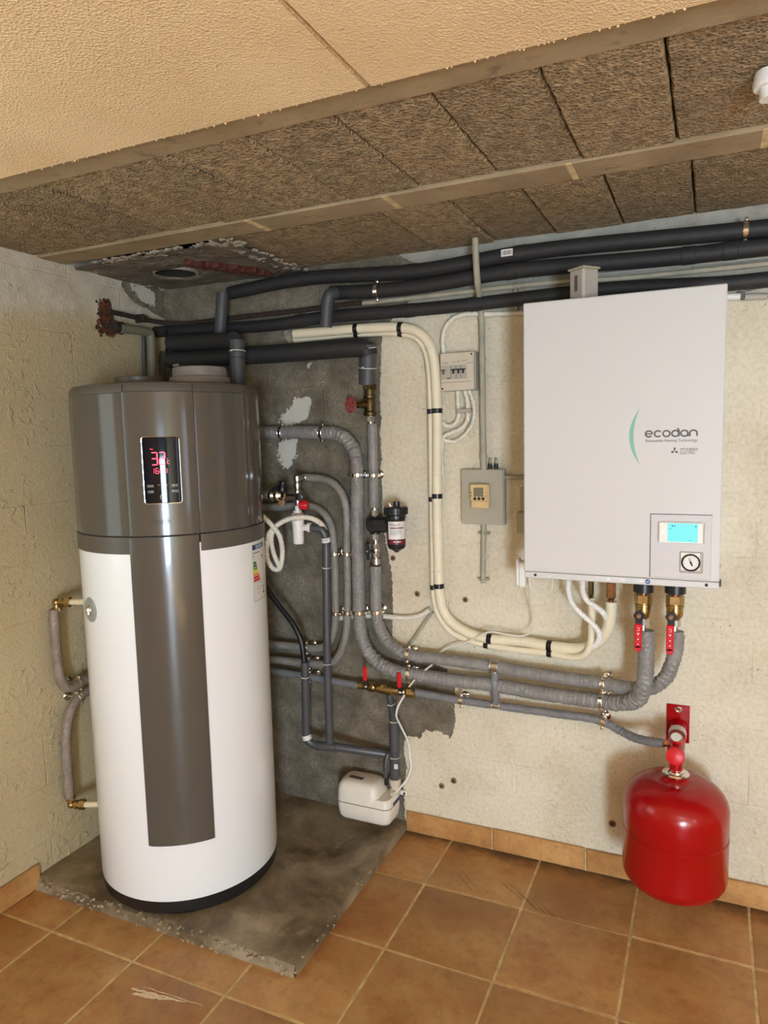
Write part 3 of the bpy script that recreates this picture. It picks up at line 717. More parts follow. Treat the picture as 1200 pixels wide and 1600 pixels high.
obj('upper_casing', arc_panel(HR+0.001, 4.3, 240.0, 1.2625, 1.690, n=60), 'taupe', heater)
obj('upper_casing', arc_panel(HR+0.0035, 240.3, 286.2, 1.2625, 1.690, n=14), 'taupe', heater)
obj('front_fascia', arc_panel(HR+0.007, -73.4, -34.6, 1.2625, 1.692, th=0.016, n=16), 'taupe', heater)
strip = obj('front_strip', arc_panel(HR+0.007, -74.1, -35.4, 0.280, 1.2605, th=0.010, n=16), 'taupe', heater)
for a in (-71.5, -38):
    mb = MB(); p = Vector((HX+(HR+0.0075)*math.cos(math.radians(a)), HY+(HR+0.0075)*math.sin(math.radians(a)), 0.286)); mb.lathe([(0.0022, 0), (0.0022, 0.001)], p, (math.cos(math.radians(a)), math.sin(math.radians(a)), 0), 10); obj('screw', mb, 'black', strip)
mb = MB(); mb.lathe([(HR-0.02, 1.688), (HR-0.001, 1.690), (HR-0.002, 1.706), (HR-0.010, 1.718), (HR-0.03, 1.722), (0.0001, 1.728)], (HX, HY, 0), n=96, cap=False); obj('top_cover', mb, 'taupe_matt', heater)
 
for a in (-73.2, -34.4):
    mb = MB(); p = Vector((HX+(HR-0.001)*math.cos(math.radians(a)), HY+(HR-0.001)*math.sin(math.radians(a)), 0)); mb.box(p.x-0.0012, p.x+0.0012, p.y-0.0012, p.y+0.0012, 1.692, 1.712); obj('cover_seam', mb, 'black', heater)
mb = MB(); p = (0.398, -0.60, 0); mb.lathe([(0.080, 1.722), (0.080, 1.738), (0.077, 1.740), (0.077, 1.752), (0.074, 1.754), (0.068, 1.752), (0.066, 1.725)], p, n=48, cap=False); obj('air_duct_collar', mb, 'taupe_matt', heater)
mb = MB(); p = (0.540, -0.465, 0); mb.lathe([(0.101, 1.722), (0.101, 1.750), (0.099, 1.753), (0.091, 1.756), (0.089, 1.784), (0.086, 1.787), (0.081, 1.784), (0.079, 1.725)], p, n=56, cap=False); obj('air_duct_collar', mb, 'taupe_light', heater, label='larger light grey duct collar')
# display
gl = obj('display_glass', arc_panel(HR+0.0095, -63.4, -43.6, 1.361, 1.558, th=0.006, n=12, bev=0.0015), 'glass_black', heater, label='black glass touch display')
DR = HR+0.0100; DA = -53.5; fD = cylmap(DR, DA); hw = math.radians(9.9)*DR
mb = MB(); rr = 0.008; z0, z1 = 1.3605, 1.5585; loop = []
for cx, cz, a0 in ((hw-rr, z1-rr, 0), (-hw+rr, z1-rr, 90), (-hw+rr, z0+rr, 180), (hw-rr, z0+rr, 270)): loop += arc(cx, cz, rr, a0, a0+90, 5)
loop2 = []
for i in range(len(loop)):
    a, b = loop[i], loop[(i+1) % len(loop)]; k = max(1, int(math.hypot(b[0]-a[0], b[1]-a[1])/0.012))
    loop2 += [(a[0]+(b[0]-a[0])*j/k, a[1]+(b[1]-a[1])*j/k) for j in range(k)]
pts = [Vector(fD(x, z)) for x, z in loop2]; mb.tube(pts+[pts[0]], 0.0013, 8, cap=False); obj('display_frame', mb, 'chrome', gl)
SEG = {'3': 'abgcd', '2': 'abged', '1': 'bc', '6': 'afgedc', '5': 'afgcd', 'C': 'afed', 'c': 'ged', '°': 'abgf'}
fL = cylmap(DR+0.0009, DA)
def seg(mb, ch, x, z, w, h, t):
    g = t*0.35
    S_ = dict(a=((x+g, z+h), (x+w-g, z+h)), g=((x+g, z+h/2), (x+w-g, z+h/2)), d=((x+g, z), (x+w-g, z)), f=((x, z+h/2+g), (x, z+h-g)), b=((x+w, z+h/2+g), (x+w, z+h-g)), e=((x, z+g), (x, z+h/2-g)), c=((x+w, z+g), (x+w, z+h/2-g)))
    for k in SEG[ch]: ribbon(mb, list(S_[k]), t, fL)
mb = MB(); 
seg(mb, '3', -0.027, 1.476, 0.016, 0.036, 0.0032); seg(mb, '2', -0.005, 1.476, 0.016, 0.036, 0.0032); seg(mb, 'c', 0.017, 1.478, 0.006, 0.018, 0.0016)
ribbon(mb, arc(0.0165, 1.4925, 0.0012, 0, 360, 8), 0.0009, fL)
ribbon(mb, [(-0.030, 1.523), (-0.022, 1.521)], 0.0016, fL)
seg(mb, '1', -0.028, 1.450, 0.006, 0.015, 0.0014); seg(mb, '6', -0.017, 1.450, 0.008, 0.015, 0.0014); seg(mb, '5', 0.000, 1.450, 0.008, 0.015, 0.0014); seg(mb, '1', 0.009, 1.450, 0.006, 0.015, 0.0014)
for z in (1.4545, 1.4605): ribbon(mb, [(-0.0052, z-0.001), (-0.0052, z+0.001)], 0.002, fL)
obj('display_digits', mb, 'led', gl, smooth=False, label='red lit digits reading 32 and 16:51')
mb = MB(); ribbon(mb, arc(0.0, 1.379, 0.0085, 0, 360, 28), 0.0012, fL); ribbon(mb, [(-0.014, 1.416), (-0.006, 1.416)], 0.0009, fL); ribbon(mb, [(0.006, 1.416), (0.014, 1.416)], 0.0009, fL); ribbon(mb, [(0.010, 1.412), (0.010, 1.420)], 0.0009, fL)
for (x0, x1, z, s_) in ((-0.044, -0.026, 1.412, 'MODE'), (-0.044, -0.026, 1.395, 'TIMER'), (0.026, 0.044, 1.412, 'SET'), (0.026, 0.044, 1.395, 'BOOST')):
    put_text(mb, s_, x0, x1, z, z+0.0045, fL); ribbon(mb, [(x0, z-0.002), (x1, z-0.002)], 0.0005, fL)
obj('touch_keys', mb, 'paper', gl, smooth=False)
fB = cylmap(HR+0.0078, DA-1.0); mb = MB(); put_text(mb, 'Altech', -0.036, 0.022, 1.300, 1.316, fB); put_text(mb, '++', 0.025, 0.035, 1.311, 1.316, fB)
obj('brand_lettering', mb, 'ink_black', heater, smooth=False)
# round badge on the left flank
mb = MB(); a = math.radians(-110.8); n_ = Vector((math.cos(a), math.sin(a), 0)); p = Vector((HX, HY, 1.021))+n_*(HR-0.004); mb.lathe([(0.040, 0), (0.040, 0.005), (0.036, 0.008), (0.0001, 0.009)], p, n_, 40, cap=False); bd = obj('round_badge', mb, 'grey_disc', heater)
mb = MB(); mb.torus(p+n_*0.0095, n_, 0.013, 0.0035, 20, 8); mb.box(p.x-0.004, p.x+0.004, p.y-0.018, p.y-0.002, p.z-0.016, p.z+0.010, 0.003); obj('badge_emblem', mb, 'chrome', bd)
# energy label on the right flank
fE = cylmap(HR+0.0008, 13.2); hwE = math.radians(9.6)*HR
mb = MB(); quad(mb, -hwE, hwE, 1.004, 1.200, fE, 8); el = obj('energy_label', mb, 'paper', heater, label='paper energy rating label with coloured bars')
fE2 = cylmap(HR+0.0014, 13.2)
def eq(nm, mat, *q):
    for (x0, x1, a, b) in q:
        mb = MB(); quad(mb, x0, x1, a, b, fE2, 3); obj(nm, mb, mat, el, smooth=False)
eq('label_header', 'navy', (-hwE+0.002, -hwE+0.022, 1.180, 1.197)); eq('label_header', 'skyblue', (-hwE+0.022, hwE-0.004, 1.180, 1.197))
mb = MB(); put_text(mb, 'ENERG', -hwE+0.026, hwE-0.02, 1.184, 1.193, cylmap(HR+0.0018, 13.2)); obj('label_lettering', mb, 'paper', el, smooth=False)
for k, (mt, w) in enumerate((('c_green', 0.020), ('c_green', 0.024), ('c_lime', 0.028), ('c_yel', 0.033), ('c_or', 0.037), ('c_red', 0.042), ('c_red', 0.046))):
    z = 1.141-0.0098*k; eq('rating_bar', mt, (-hwE+0.004, -hwE+0.004+w, z-0.0082, z))
eq('label_print', 'ink_black', (0.024, 0.032, 1.146, 1.156), (-hwE+0.004, -hwE+0.009, 1.157, 1.160), (0.026, 0.031, 1.030, 1.052), (0.020, 0.036, 1.024, 1.030), (0.004, 0.009, 1.061, 1.064), (0.010, 0.016, 1.050, 1.053), (-0.024, -0.018, 1.055, 1.058), (-0.024, -0.02, 1.045, 1.048), (-0.024, -0.02, 1.03, 1.033))
eq('label_print', 'ink', (-hwE+0.002, hwE-0.004, 1.0688, 1.0695), (-hwE+0.002, hwE-0.002, 1.0085, 1.0095), (-hwE+0.002, -hwE+0.0028, 1.009, 1.196), (hwE-0.0036, hwE-0.0028, 1.009, 1.178), (-0.003, -0.0023, 1.012, 1.062), (-hwE+0.006, 0.0, 1.168, 1.171))

# ================================================================== WALL-HUNG HYDRO UNIT
BX0, BX1, BY, BZ0, BZ1 = 1.619, 2.148, -0.360, 1.112, 1.912
unit = thing('wall_hydro_unit', 'large white rectangular heating unit hung on the right of the back wall', 'heating unit', (1.883, 0, BZ0))
mb = MB(); mb.box(BX0+0.004, BX1-0.004, BY+0.02, -0.003, BZ0+0.004, BZ1-0.004, 0.003); obj('casing', mb, 'boiler', unit)
mb = MB(); mb.box(BX0, BX1, BY, BY+0.03, BZ0+0.020, BZ1, 0.003); fp = obj('front_panel', mb, 'boiler', unit)
mb = MB(); mb.box(BX0+0.001, BX1-0.001, BY+0.003, BY+0.03, BZ0, BZ0+0.0185, 0.002); bb = obj('bottom_rail', mb, 'boiler', unit)
mb = MB(); mb.box(BX1-0.002, BX1+0.004, BY+0.010, BY+0.030, BZ0+0.006, BZ0+0.024, 0.001); obj('side_catch', mb, 'black', unit); mb = MB(); mb.box(BX1-0.005, BX1+0.002, BY+0.06, BY+0.07, BZ0+0.05, BZ0+0.058); obj('side_catch', mb, 'black', unit)
def rp(u0, v0, u1, v1, off=0.360):
    a, b = W(u0, v0, off), W(u1, v1, off); return min(a.x, b.x), max(a.x, b.x), min(a.z, b.z), max(a.z, b.z)
def fF(e=0.0):
    return lambda x, z: (x, BY-e, z)
x0, x1, z0, z1 = W(1016, 850, .36).x, W(1112, 850, .36).x, W(1064, 904, .36).z, W(1064, 804, .36).z
mb = MB(); mb.box(x0, x1, BY-0.0025, BY+0.005, z0, z1, 0.002); fs_ = obj('control_fascia', mb, 'boiler_panel', fp)
mb = MB()
for q in ((x0-0.0012, x0+0.0004, z0, z1), (x0, x1, z1-0.0004, z1+0.0012)): mb.box(q[0], q[1], BY-0.001, BY+0.001, q[2], q[3])
obj('fascia_gap', mb, 'ink', fp)
cx0, cx1, cz0, cz1 = W(1029, 833, .37).x, W(1099, 833, .37).x, W(1064, 849.5, .37).z, W(1064, 816, .37).z
mb = MB(); mb.box(cx0, cx1, BY-0.012, BY-0.001, cz0, cz1, 0.003); ct = obj('room_controller', mb, 'white', unit)
mb = MB(); mb.box(cx1, cx1+0.003, BY-0.010, BY-0.002, cz0+0.002, cz1-0.002, 0.001); obj('controller_edge', mb, 'box_side', ct)
sx0, sx1, sz0, sz1 = W(1043, 833, .372).x, W(1090.5, 833, .372).x, W(1067, 847, .372).z, W(1067, 818, .372).z
mb = MB(); mb.box(sx0, sx1, BY-0.0128, BY-0.011, sz0, sz1, 0.0003); scn = obj('lcd_screen', mb, 'lcd_on', ct, label='lit cyan screen')
mb = MB(); f_ = fF(0.0132); w_, h_ = sx1-sx0, sz1-sz0
M['teal'] = simple('teal_icon', srgb(20, 110, 112), 0.4, vary=0)
for (a, b, r_) in ((0.16, 0.86, 0.0022), (0.24, 0.86, 0.0018), (0.93, 0.86, 0.0018)):
    mb = MB(); ribbon(mb, arc(sx0+a*w_, sz0+b*h_, r_*0.6, 0, 360, 10), r_*0.9, f_); obj('screen_icon', mb, 'teal', ct, smooth=False)
mb = MB()
ribbon(mb, [(sx0+0.05*w_, sz0+0.7*h_), (sx0+0.13*w_, sz0+0.7*h_)], 0.0012, f_); obj('screen_dash', mb, 'teal', ct, smooth=False); mb = MB(); ribbon(mb, [(sx0+0.70*w_, sz0+0.1*h_), (sx0+0.80*w_, sz0+0.08*h_)], 0.0008, f_)
obj('screen_dash', mb, 'teal', ct, smooth=False)
mb = MB(); q = W(1035.5, 832, .373); mb.lathe([(0.0026, 0), (0.002, 0.001)], q, (0, -1, 0), 14); obj('status_led', mb, 'led_white', ct)
# gauge
gx, gz = W(1080, 879, .365).x, W(1080, 879, .365).z; hg = 0.0295
mb = MB(); mb.box(gx-hg, gx+hg, BY-0.006, BY-0.001, gz-hg, gz+hg, 0.004); gp = obj('pressure_gauge', mb, 'box_side', unit, label='round pressure dial in a square grey bezel')
mb = MB(); mb.box(gx-hg+0.003, gx+hg-0.008, BY-0.0072, BY-0.004, gz-hg+0.008, gz+hg-0.003, 0.001); obj('bezel_face', mb, 'white', gp)
gc = Vector((gx-0.001, BY-0.007, gz))
mb = MB(); mb.lathe([(0.0225, 0), (0.024, 0.003), (0.0215, 0.005), (0.0195, 0.002)], gc, (0, -1, 0), 40, cap=False); obj('dial_ring', mb, 'black', gp)
mb = MB(); mb.lathe([(0.0205, 0.0), (0.0205, 0.0012)], gc, (0, -1, 0), 40); obj('dial_face', mb, 'paper', gp)
mb = MB(); fg = lambda x, z: (gc.x+x, gc.y-0.0018, gc.z+z)
ribbon(mb, [(-0.005, 0.014), (-0.001, 0.003), (0.001, -0.002), (0.004, -0.009)], [0.0008, 0.0022, 0.004, 0.004], fg); ribbon(mb, arc(0, 0, 0.0015, 0, 360, 10), 0.003, fg)
for k in range(9):
    a = math.radians(225-33.75*k); ribbon(mb, [(0.0155*math.cos(a), 0.0155*math.sin(a)), (0.0175*math.cos(a), 0.0175*math.sin(a))], 0.0008, fg)
obj('needle', mb, 'ink_black', gp, smooth=False)
# printed logo
f_ = fF(0.0006); P2 = lambda u, v: (W(u, v, .36).x, W(u, v, .36).z)
mb = MB(); n = 40; cpts = []; wd_ = []
for i in range(n+1):
    t = i/n; v = 638+89*t; u = 1000-13.8*(1-(2*t-1)**2)+0.5*t; cpts.append(P2(u, v)); wd_.append(max(0.0003, 0.0115*(1-abs(2*t-1)**1.8)))
ribbon(mb, cpts, wd_, f_); obj('green_arc_print', mb, 'green', fp, smooth=False)
mb = MB(); xa, zb = P2(1007, 683.5); xe, _ = P2(1090.5, 683.5); zt = P2(1048, 672)[1]; H = zt-zb; R0 = H/2*0.86; th = H*0.23; cw = (xe-xa)/6.0
zc_ = (zb+zt)/2; slope = 0.0
cxs = [xa+cw*(k+0.5) for k in range(6)]
rx = min(R0*1.12, cw*0.395)
ribbon(mb, arc(cxs[0], zc_, rx, 0, 322, 24, R0), th, f_); ribbon(mb, [(cxs[0]-rx, zc_), (cxs[0]+rx, zc_)], th*0.8, fF(0.0010))
ribbon(mb, arc(cxs[1]+rx*0.1, zc_, rx, 42, 318, 22, R0), th, f_)
ribbon(mb, arc(cxs[2], zc_, rx, 0, 360, 28, R0), th, f_)
ribbon(mb, arc(cxs[3], zc_, rx, 0, 360, 28, R0), th, f_); f_s = fF(0.0010); ribbon(mb, [(cxs[3]+rx, zc_-R0), (cxs[3]+rx, zc_+R0*0.9), (cxs[3]+rx*0.86, zc_+R0*1.35), (cxs[3]+rx*0.55, zc_+R0*1.75)], th, f_s)
ribbon(mb, arc(cxs[4], zc_, rx, 0, 360, 28, R0), th, f_); ribbon(mb, [(cxs[4]+rx, zc_-R0*1.05), (cxs[4]+rx, zc_+R0*0.3)], th, f_s)
ribbon(mb, [(cxs[5]-rx, zc_-R0*1.05)]+arc(cxs[5], zc_, rx, 180, 0, 18, R0)+[(cxs[5]+rx, zc_-R0*1.05)], th, f_)
put_text(mb, 'Renewable Heating Technology', P2(1009, 690)[0], P2(1090, 690)[0], P2(1050, 691.5)[1], P2(1050, 686)[1], f_)
put_text(mb, 'MITSUBISHI', P2(1063, 701)[0], P2(1090, 701)[0], P2(1076, 704)[1], P2(1076, 700)[1], f_)
put_text(mb, 'ELECTRIC', P2(1063, 707)[0], P2(1086, 707)[0], P2(1076, 709.5)[1], P2(1076, 705.2)[1], f_)
ex, ez = P2(1054, 704.5); s_ = 0.0058
for a in (90, 210, 330):
    dx, dz = math.cos(math.radians(a)), math.sin(math.radians(a)); px_, pz_ = -dz*s_*0.55, dx*s_*0.55; k = s_*0.95
    mb.add([f_(ex, ez), f_(ex+dx*k+px_, ez+dz*k+pz_), f_(ex+dx*2*k, ez+dz*2*k), f_(ex+dx*k-px_, ez+dz*k-pz_)], [(0, 3, 2, 1)])
obj('logo_print', mb, 'ink', fp, smooth=False)
# prints and screws on the bottom rail
fr = lambda x, z: (x, BY+0.0024, z)
zr = BZ0+0.010
mb = MB(); 
for a, b in ((932, 954), (958, 1006)):
    quad(mb, W(a, 900, .358).x, W(b, 900, .358).x, zr-0.004, zr+0.0055, fr)
rl = obj('rail_sticker', mb, 'paper', bb, smooth=False)
fr2 = lambda x, z: (x, BY+0.002, z); mb = MB(); rnd = random.Random(5)
for a, b in ((933, 953), (959, 975), (977, 1003)):
    for dz in (0.003, 0.0, -0.0028): ribbon(mb, [(W(a, 900, .358).x, zr+dz), (W(b-rnd.uniform(0, 7), 900, .358).x, zr+dz)], 0.0009, fr2)
obj('sticker_lines', mb, 'pale', rl, smooth=False)
mb = MB(); c = W(1012, 909, .358); mb.lathe([(0.0065, 0), (0.0065, 0.0004)], Vector((c.x, BY+0.0028, zr)), (0, -1, 0), 20); rs = obj('round_sticker', mb, 'blue', bb)
mb = MB(); ribbon(mb, [(c.x-0.004, zr), (c.x-0.0005, zr)], 0.002, fr2); ribbon(mb, [(c.x, zr-0.003), (c.x+0.003, zr+0.003)], 0.0014, fr2); obj('sticker_arrow', mb, 'paper', rs, smooth=False)
for u in (836.5, 1104):
    mb = MB(); x = W(u, 905, .358).x; mb.lathe([(0.0042, 0), (0.0042, 0.001), (0.002, 0.0025)], Vector((x, BY+0.003, zr)), (0, -1, 0), 14); obj('screw', mb, 'black', bb)

# translucent adapter box standing on the unit
ad = thing('wifi_adapter_box', 'small translucent white adapter box standing on top of the wall unit', 'adapter box', (1.775, -0.27, BZ1))
R35 = Matrix.Rotation(math.radians(-38), 3, 'Z')
mb = MB(); mb.box(1.745, 1.805, -0.300, -0.240, BZ1-0.002, 2.006, 0.006, R=R35); obj('box_body', mb, 'box_side', ad)
mb = MB(); mb.box(1.742, 1.808, -0.303, -0.237, 2.003, 2.009, 0.002, R=R35); obj('lid_rim', mb, 'greybox', ad)
mb = MB(); c = Vector((1.775, -0.27, 1.962)); d = R35 @ Vector((0, -1, 0)); e = R35 @ Vector((1, 0, 0)); q = c+d*0.0308
vs = [q+e*a+Vector((0, 0, b)) for a, b in ((-0.006, -0.02), (0.007, -0.02), (0.007, 0.024), (-0.006, 0.024))]; mb.add(vs, [(0, 1, 2, 3)]); obj('box_label', mb, 'ink', ad, smooth=False)

# ---- what comes out of the unit's underside
def ball_valve(name, label, u, v_sl, w, off, hd, hbot, noff=0.0):
    top = W(u, v_sl, off); x, y = top.x, top.y; Z = lambda v: W(u, v, off).z
    t = thing(name, label, 'valve', (x, y, Z(hbot)))
    mb = MB(); mb.lathe([(0.028, Z(v_sl+6)), (0.030, Z(v_sl+5)), (0.030, BZ0+0.008)], (x, y, 0), n=28); obj('black_sleeve', mb, 'black', t)
    mb = MB(); mb.cyl((x, y, Z(v_sl+13)), (x, y, Z(v_sl+5)), 0.0105, 18); obj('copper_stub', mb, 'copper', t)
    mb = MB(); mb.hexn((x, y, Z(v_sl+22)), (x, y, Z(v_sl+9.5)), 0.0265); mb.lathe([(0.021, Z(v_sl+26)), (0.021, Z(v_sl+20))], (x, y, 0), n=24); obj('union_nut', mb, 'brass', t)
    zb, zt_ = Z(v_sl+46), Z(v_sl+24); h = zt_-zb
    mb = MB(); mb.lathe([(0.017, zb), (0.0225, zb+h*0.2), (0.0245, zb+h*0.45), (0.024, zb+h*0.8), (0.0262, zb+h*0.84), (0.0262, zt_), (0.02, zt_)], (x, y, 0), n=32); vb = obj('valve_body', mb, 'brass', t)
    mb = MB(); mb.cyl((x-0.004, y-0.02, Z(v_sl+38)), (x-0.004, y-0.044, Z(v_sl+38)), 0.010, 16); obj('stem_boss', mb, 'oldbrass', t)
    mb = MB(); mb.hexn((x, y, Z(v_sl+57)), (x, y, Z(v_sl+47)), 0.0175); mb.cyl((x, y, Z(v_sl+66)), (x, y, Z(v_sl+44)), 0.011, 16); obj('steel_union', mb, 'steel', t)
    hx = x-0.008; yy = y-0.048; zs = Z(v_sl+38)
    mb = MB(); mb.lathe([(0.0150, 0), (0.0150, 0.006)], (hx, yy+0.006, zs), (0, -1, 0), 18); mb.box(hx-0.010, hx+0.010, yy+0.001, yy+0.006, Z(v_sl+52), zs, 0.001); mb.box(hx-0.016, hx+0.016, yy+0.001, yy+0.006, zs-0.004, zs+0.004, 0.001)
    lv = obj('lever', mb, 'black', t)
    zt2, zb2 = Z(v_sl+50), Z(hbot)
    mb = MB(); r_ = 0.0105; P_ = [Vector((hx-0.0015, yy-0.001, zt2)), Vector((hx-0.0022, yy-0.002, zb2+r_))]
    mb.box(hx-r_-0.002, hx+r_-0.002, yy-0.003, yy+0.007, zb2+r_, zt2, 0.003); mb.lathe([(r_*0.8, 0), (r_, 0.003), (r_, 0.007), (r_*0.8, 0.010)], (hx-0.002, yy+0.007, zb2+r_), (0, -1, 0), 20); gr = obj('lever_grip', mb, 'red_plastic', lv, label='red rubber grip')
    mb = MB(); fk = lambda X, Z_: (X, yy-0.0034, Z_)
    for k, (w_, h_) in enumerate(((0.006, 0.008), (0.007, 0.007), (0.004, 0.006), (0.004, 0.004))):
        zz = zt2-0.016-0.0155*k; cxx = hx-0.0015
        if k == 1: mb.add([fk(cxx-w_/2, zz+h_/2), fk(cxx, zz-h_/2), fk(cxx+w_/2, zz+h_/2)], [(0, 1, 2)])
        elif k == 0: ribbon(mb, [(cxx-w_/2, zz+h_/2), (cxx+w_/2, zz+h_/2), (cxx+w_/2, zz-h_/2), (cxx-w_/2, zz-h_/2)], 0.0012, fk)
        else: ribbon(mb, [(cxx-w_/2, zz), (cxx+w_/2, zz)], 0.003, fk)
    obj('grip_marking', mb, 'paper', gr, smooth=False)
    mb = MB(); mb.torus((hx, yy-0.002, zs), (0, -1, 0), 0.0055, 0.0018, 18, 6); mb.cyl((hx, yy, zs), (hx, yy-0.004, zs), 0.003, 8); obj('handle_nut', mb, 'chrome', lv)
    return Vector((x, y, Z(v_sl+62)))
VO = 0.17
va = ball_valve('ball_valve', 'brass ball valve with red lever under the unit, the left one', 1005.5, 919, 26, VO, 965, 1012)
vb_ = ball_valve('ball_valve', 'brass ball valve with red lever under the unit, the right one', 1055, 921, 27, VO, 965, 1017)
for (nm, lab, u, v0, v1, r_) in (('flare_fitting', 'slim brass flare fitting under the unit above the thinner ivory line', 923.5, 911, 937, 0.009), ('flare_fitting', 'stout brass flare fitting under the unit above the thicker ivory line', 955, 913, 942, 0.0155)):
    a, b = W(u, v0, 0.10), W(u, v1, 0.10); x, y = a.x, a.y; Z0, Z1 = b.z, BZ0+0.006; h = Z1-Z0
    mb = MB(); mb.cyl((x, y, Z0-0.006), (x, y, Z1), r_*0.55, 14); mb.hexn((x, y, Z0+h*0.15), (x, y, Z0+h*0.52), r_); mb.hexn((x, y, Z0+h*0.62), (x, y, Z0+h*0.80), r_*0.78); mb.lathe([(r_*0.5, Z0+h*0.05), (r_*0.95, Z0+h*0.15)], (x, y, 0), n=16)
    tag(obj(nm, mb, 'oldbrass' if r_ < 0.01 else 'bronze'), lab, 'pipe fitting')

# ================================================================== REFRIGERANT LINES
def mkpipe(name, label, P_, cat='pipe', **k):
    t = thing(name, label, cat, tuple(P_[-1]))
    o, pts, r = pipe(k.pop('body', 'pipe_body'), None, P_, part_of=t, **k); return t, pts, r
R1 = [(460, 522, .055), (510, 518, .055), (557, 514, .055), (626, 512, .055), (652, 518, .055), (668, 533, .05), (677, 558, .045), (681, 600, .04), (683, 642, .04), (683, 775, .04), (685, 880, .04), (687, 930, .04), (693, 955, .04), (708, 974, .04), (735, 990, .04), (765, 998, .04), (817, 1002, .04), (859, 1009, .045), (905, 1013, .06), (932, 1005, .08), (948, 985, .095), (954, 960, .10), (955, 940, .10)]
R2 = [(460, 531, .035), (510, 526, .035), (557, 522, .035), (626, 521, .035), (650, 528, .035), (664, 546, .03), (671, 585, .028), (673, 643, .028), (674, 716, .028), (676, 832, .028), (677, 900, .028), (679, 938, .028), (688, 966, .03), (705, 987, .03), (732, 1000, .03), (766, 1009, .035), (815, 1016, .04), (859, 1021, .05), (896, 1027, .07), (915, 1022, .09), (923, 1004, .10), (924.5, 975, .10), (924, 934, .10)]
t, pts, r = mkpipe('refrigerant_line', 'thicker ivory insulated line looping across the back wall to the wall unit', pix(R1), wpx=15.5, mat='line', n=20, body='foam_sleeve')
t2, pts2, r2 = mkpipe('refrigerant_line', 'thinner ivory insulated line running beside the thicker one', pix(R2), wpx=10, mat='line', n=16, body='foam_sleeve')
mb = MB(); lump(mb, W(453, 526, .012), 0.022, 1.2)
obj('plaster_plug', mb, 'plaster', t, label='plaster lump where the line leaves the wall')
def band(parent, name, pts, p, r, w, mat):
    c, tg = path_at(pts, p); mb = MB(); mb.lathe([(r*0.8, -w/2), (r+0.0012, -w/2), (r+0.0012, w/2), (r*0.8, w/2)], c, tg, 20, cap=False); return obj(name, mb, mat, parent)
for u, v in ((558, 516), (627, 515), (682, 642), (684, 776), (687, 917), (763, 1000), (860, 1011)):
    band(t, 'tape_band', pts, W(u, v, .05), r, 0.017, 'tape'); band(t2, 'tape_band', pts2, W(u, v+3, .03), r2, 0.017, 'tape')
for u, v in ((676, 545), (683, 700), (683, 740), (683, 835), (685, 893), (818, 1002)):
    tie(t, pts, W(u, v, .04), r)

# ================================================================== GREY WRAPPED PIPES
A_ = [(400, 676, .055), (441, 676, .055), (504, 676, .055), (528, 679, .055), (545, 690, .055), (555, 708, .055), (558, 744, .055), (558, 830, .055), (560, 894, .055), (561, 949, .055), (563, 982, .055), (571, 1010, .055), (589, 1034, .055), (617, 1048, .055), (650, 1054, .055), (716, 1064, .055), (763, 1069, .055), (845, 1083, .06), (925, 1094, .075), (970, 1098, .11), (996, 1092, .145), (1006, 1072, .165), (1009, 1040, .17), (1010, 1005, .17), (1010, 985, .17)]
tA, pA, rA = mkpipe('wrapped_heating_pipe', 'grey cloth-wrapped pipe bending down from beside the heater and along to the left ball valve', pix(A_), wpx=20.5, mat='wrap', style='wrap', amp=0.10, body='wrapped_body')
B_ = [(587, 884, .055), (587, 920, .055), (588, 949, .055), (592, 977, .055), (603, 1000, .055), (622, 1016, .055), (645, 1024, .055), (697, 1031, .055), (763, 1040, .055), (845, 1054, .06), (930, 1066, .075), (985, 1075, .11), (1018, 1074, .14), (1040, 1058, .16), (1052, 1030, .17), (1057, 1005, .17), (1058, 986, .17)]
tB, pB, rB = mkpipe('wrapped_heating_pipe', 'grey cloth-wrapped pipe from below the black filter along to the right ball valve', pix(B_), wpx=19, mat='wrap', style='wrap', amp=0.09, seed=7, body='wrapped_body')
tB2, pB2, rB2 = mkpipe('wrapped_riser_pipe', 'straight grey wrapped pipe between the red handwheel valve and the black filter', pix([(581, 662, .055), (583, 729, .055), (584.5, 793, .055)]), wpx=15.5, mat='wrap', style='wrap', amp=0.05, seed=3, body='wrapped_body')
for u, v in ((441, 676), (504, 676)): clamp(tA, pA, W(u, v, .055), rA)
for u, v in ((558, 742), (561, 956), (638, 1052), (949, 1096)): clamp(tA, pA, W(u, v, .06), rA)
clamp(tB2, pB2, W(584, 742, .055), rB2)
for u, v in ((588, 956), (637, 1023), (949, 1069)): clamp(tB, pB, W(u, v, .06), rB)
C_ = [(472, 746, .05), (501, 748, .05), (520, 755, .05), (534, 771, .05), (541, 795, .05), (542, 868, .05), (543, 894, .05), (543, 957, .05), (540, 992, .05), (530, 1023, .05), (515, 1036, .05), (482, 1036, .05), (395, 1026, .05)]
tC, pC, rC = mkpipe('sleeved_water_pipe', 'outer grey sleeved pipe arching from the chrome angle fitting, right of its twin', pix(C_), wpx=12.5, mat='wrap_smooth', style='wrap', amp=0.03, seed=11)
D_ = [(395, 792, .05), (440, 792, .05), (470, 790, .05), (490, 793, .05), (507, 804, .05), (517, 822, .05), (521, 851, .05), (523, 884, .05), (524, 930, .05), (524, 965, .05), (521, 988, .05), (512, 1006, .05), (496, 1013, .05), (470, 1011, .05), (395, 1003, .05)]
tD, pD, rD = mkpipe('sleeved_water_pipe', 'inner grey sleeved pipe arching below the red cap, left of its twin', pix(D_), wpx=12.5, mat='wrap_smooth', style='wrap', amp=0.03, seed=15)
for pt, pp, rr_, L in ((tC, pC, rC, ((542, 865), (543, 957))), (tD, pD, rD, ((522, 865), (524, 957)))):
    for u, v in L: clamp(pt, pp, W(u, v, .05), rr_)
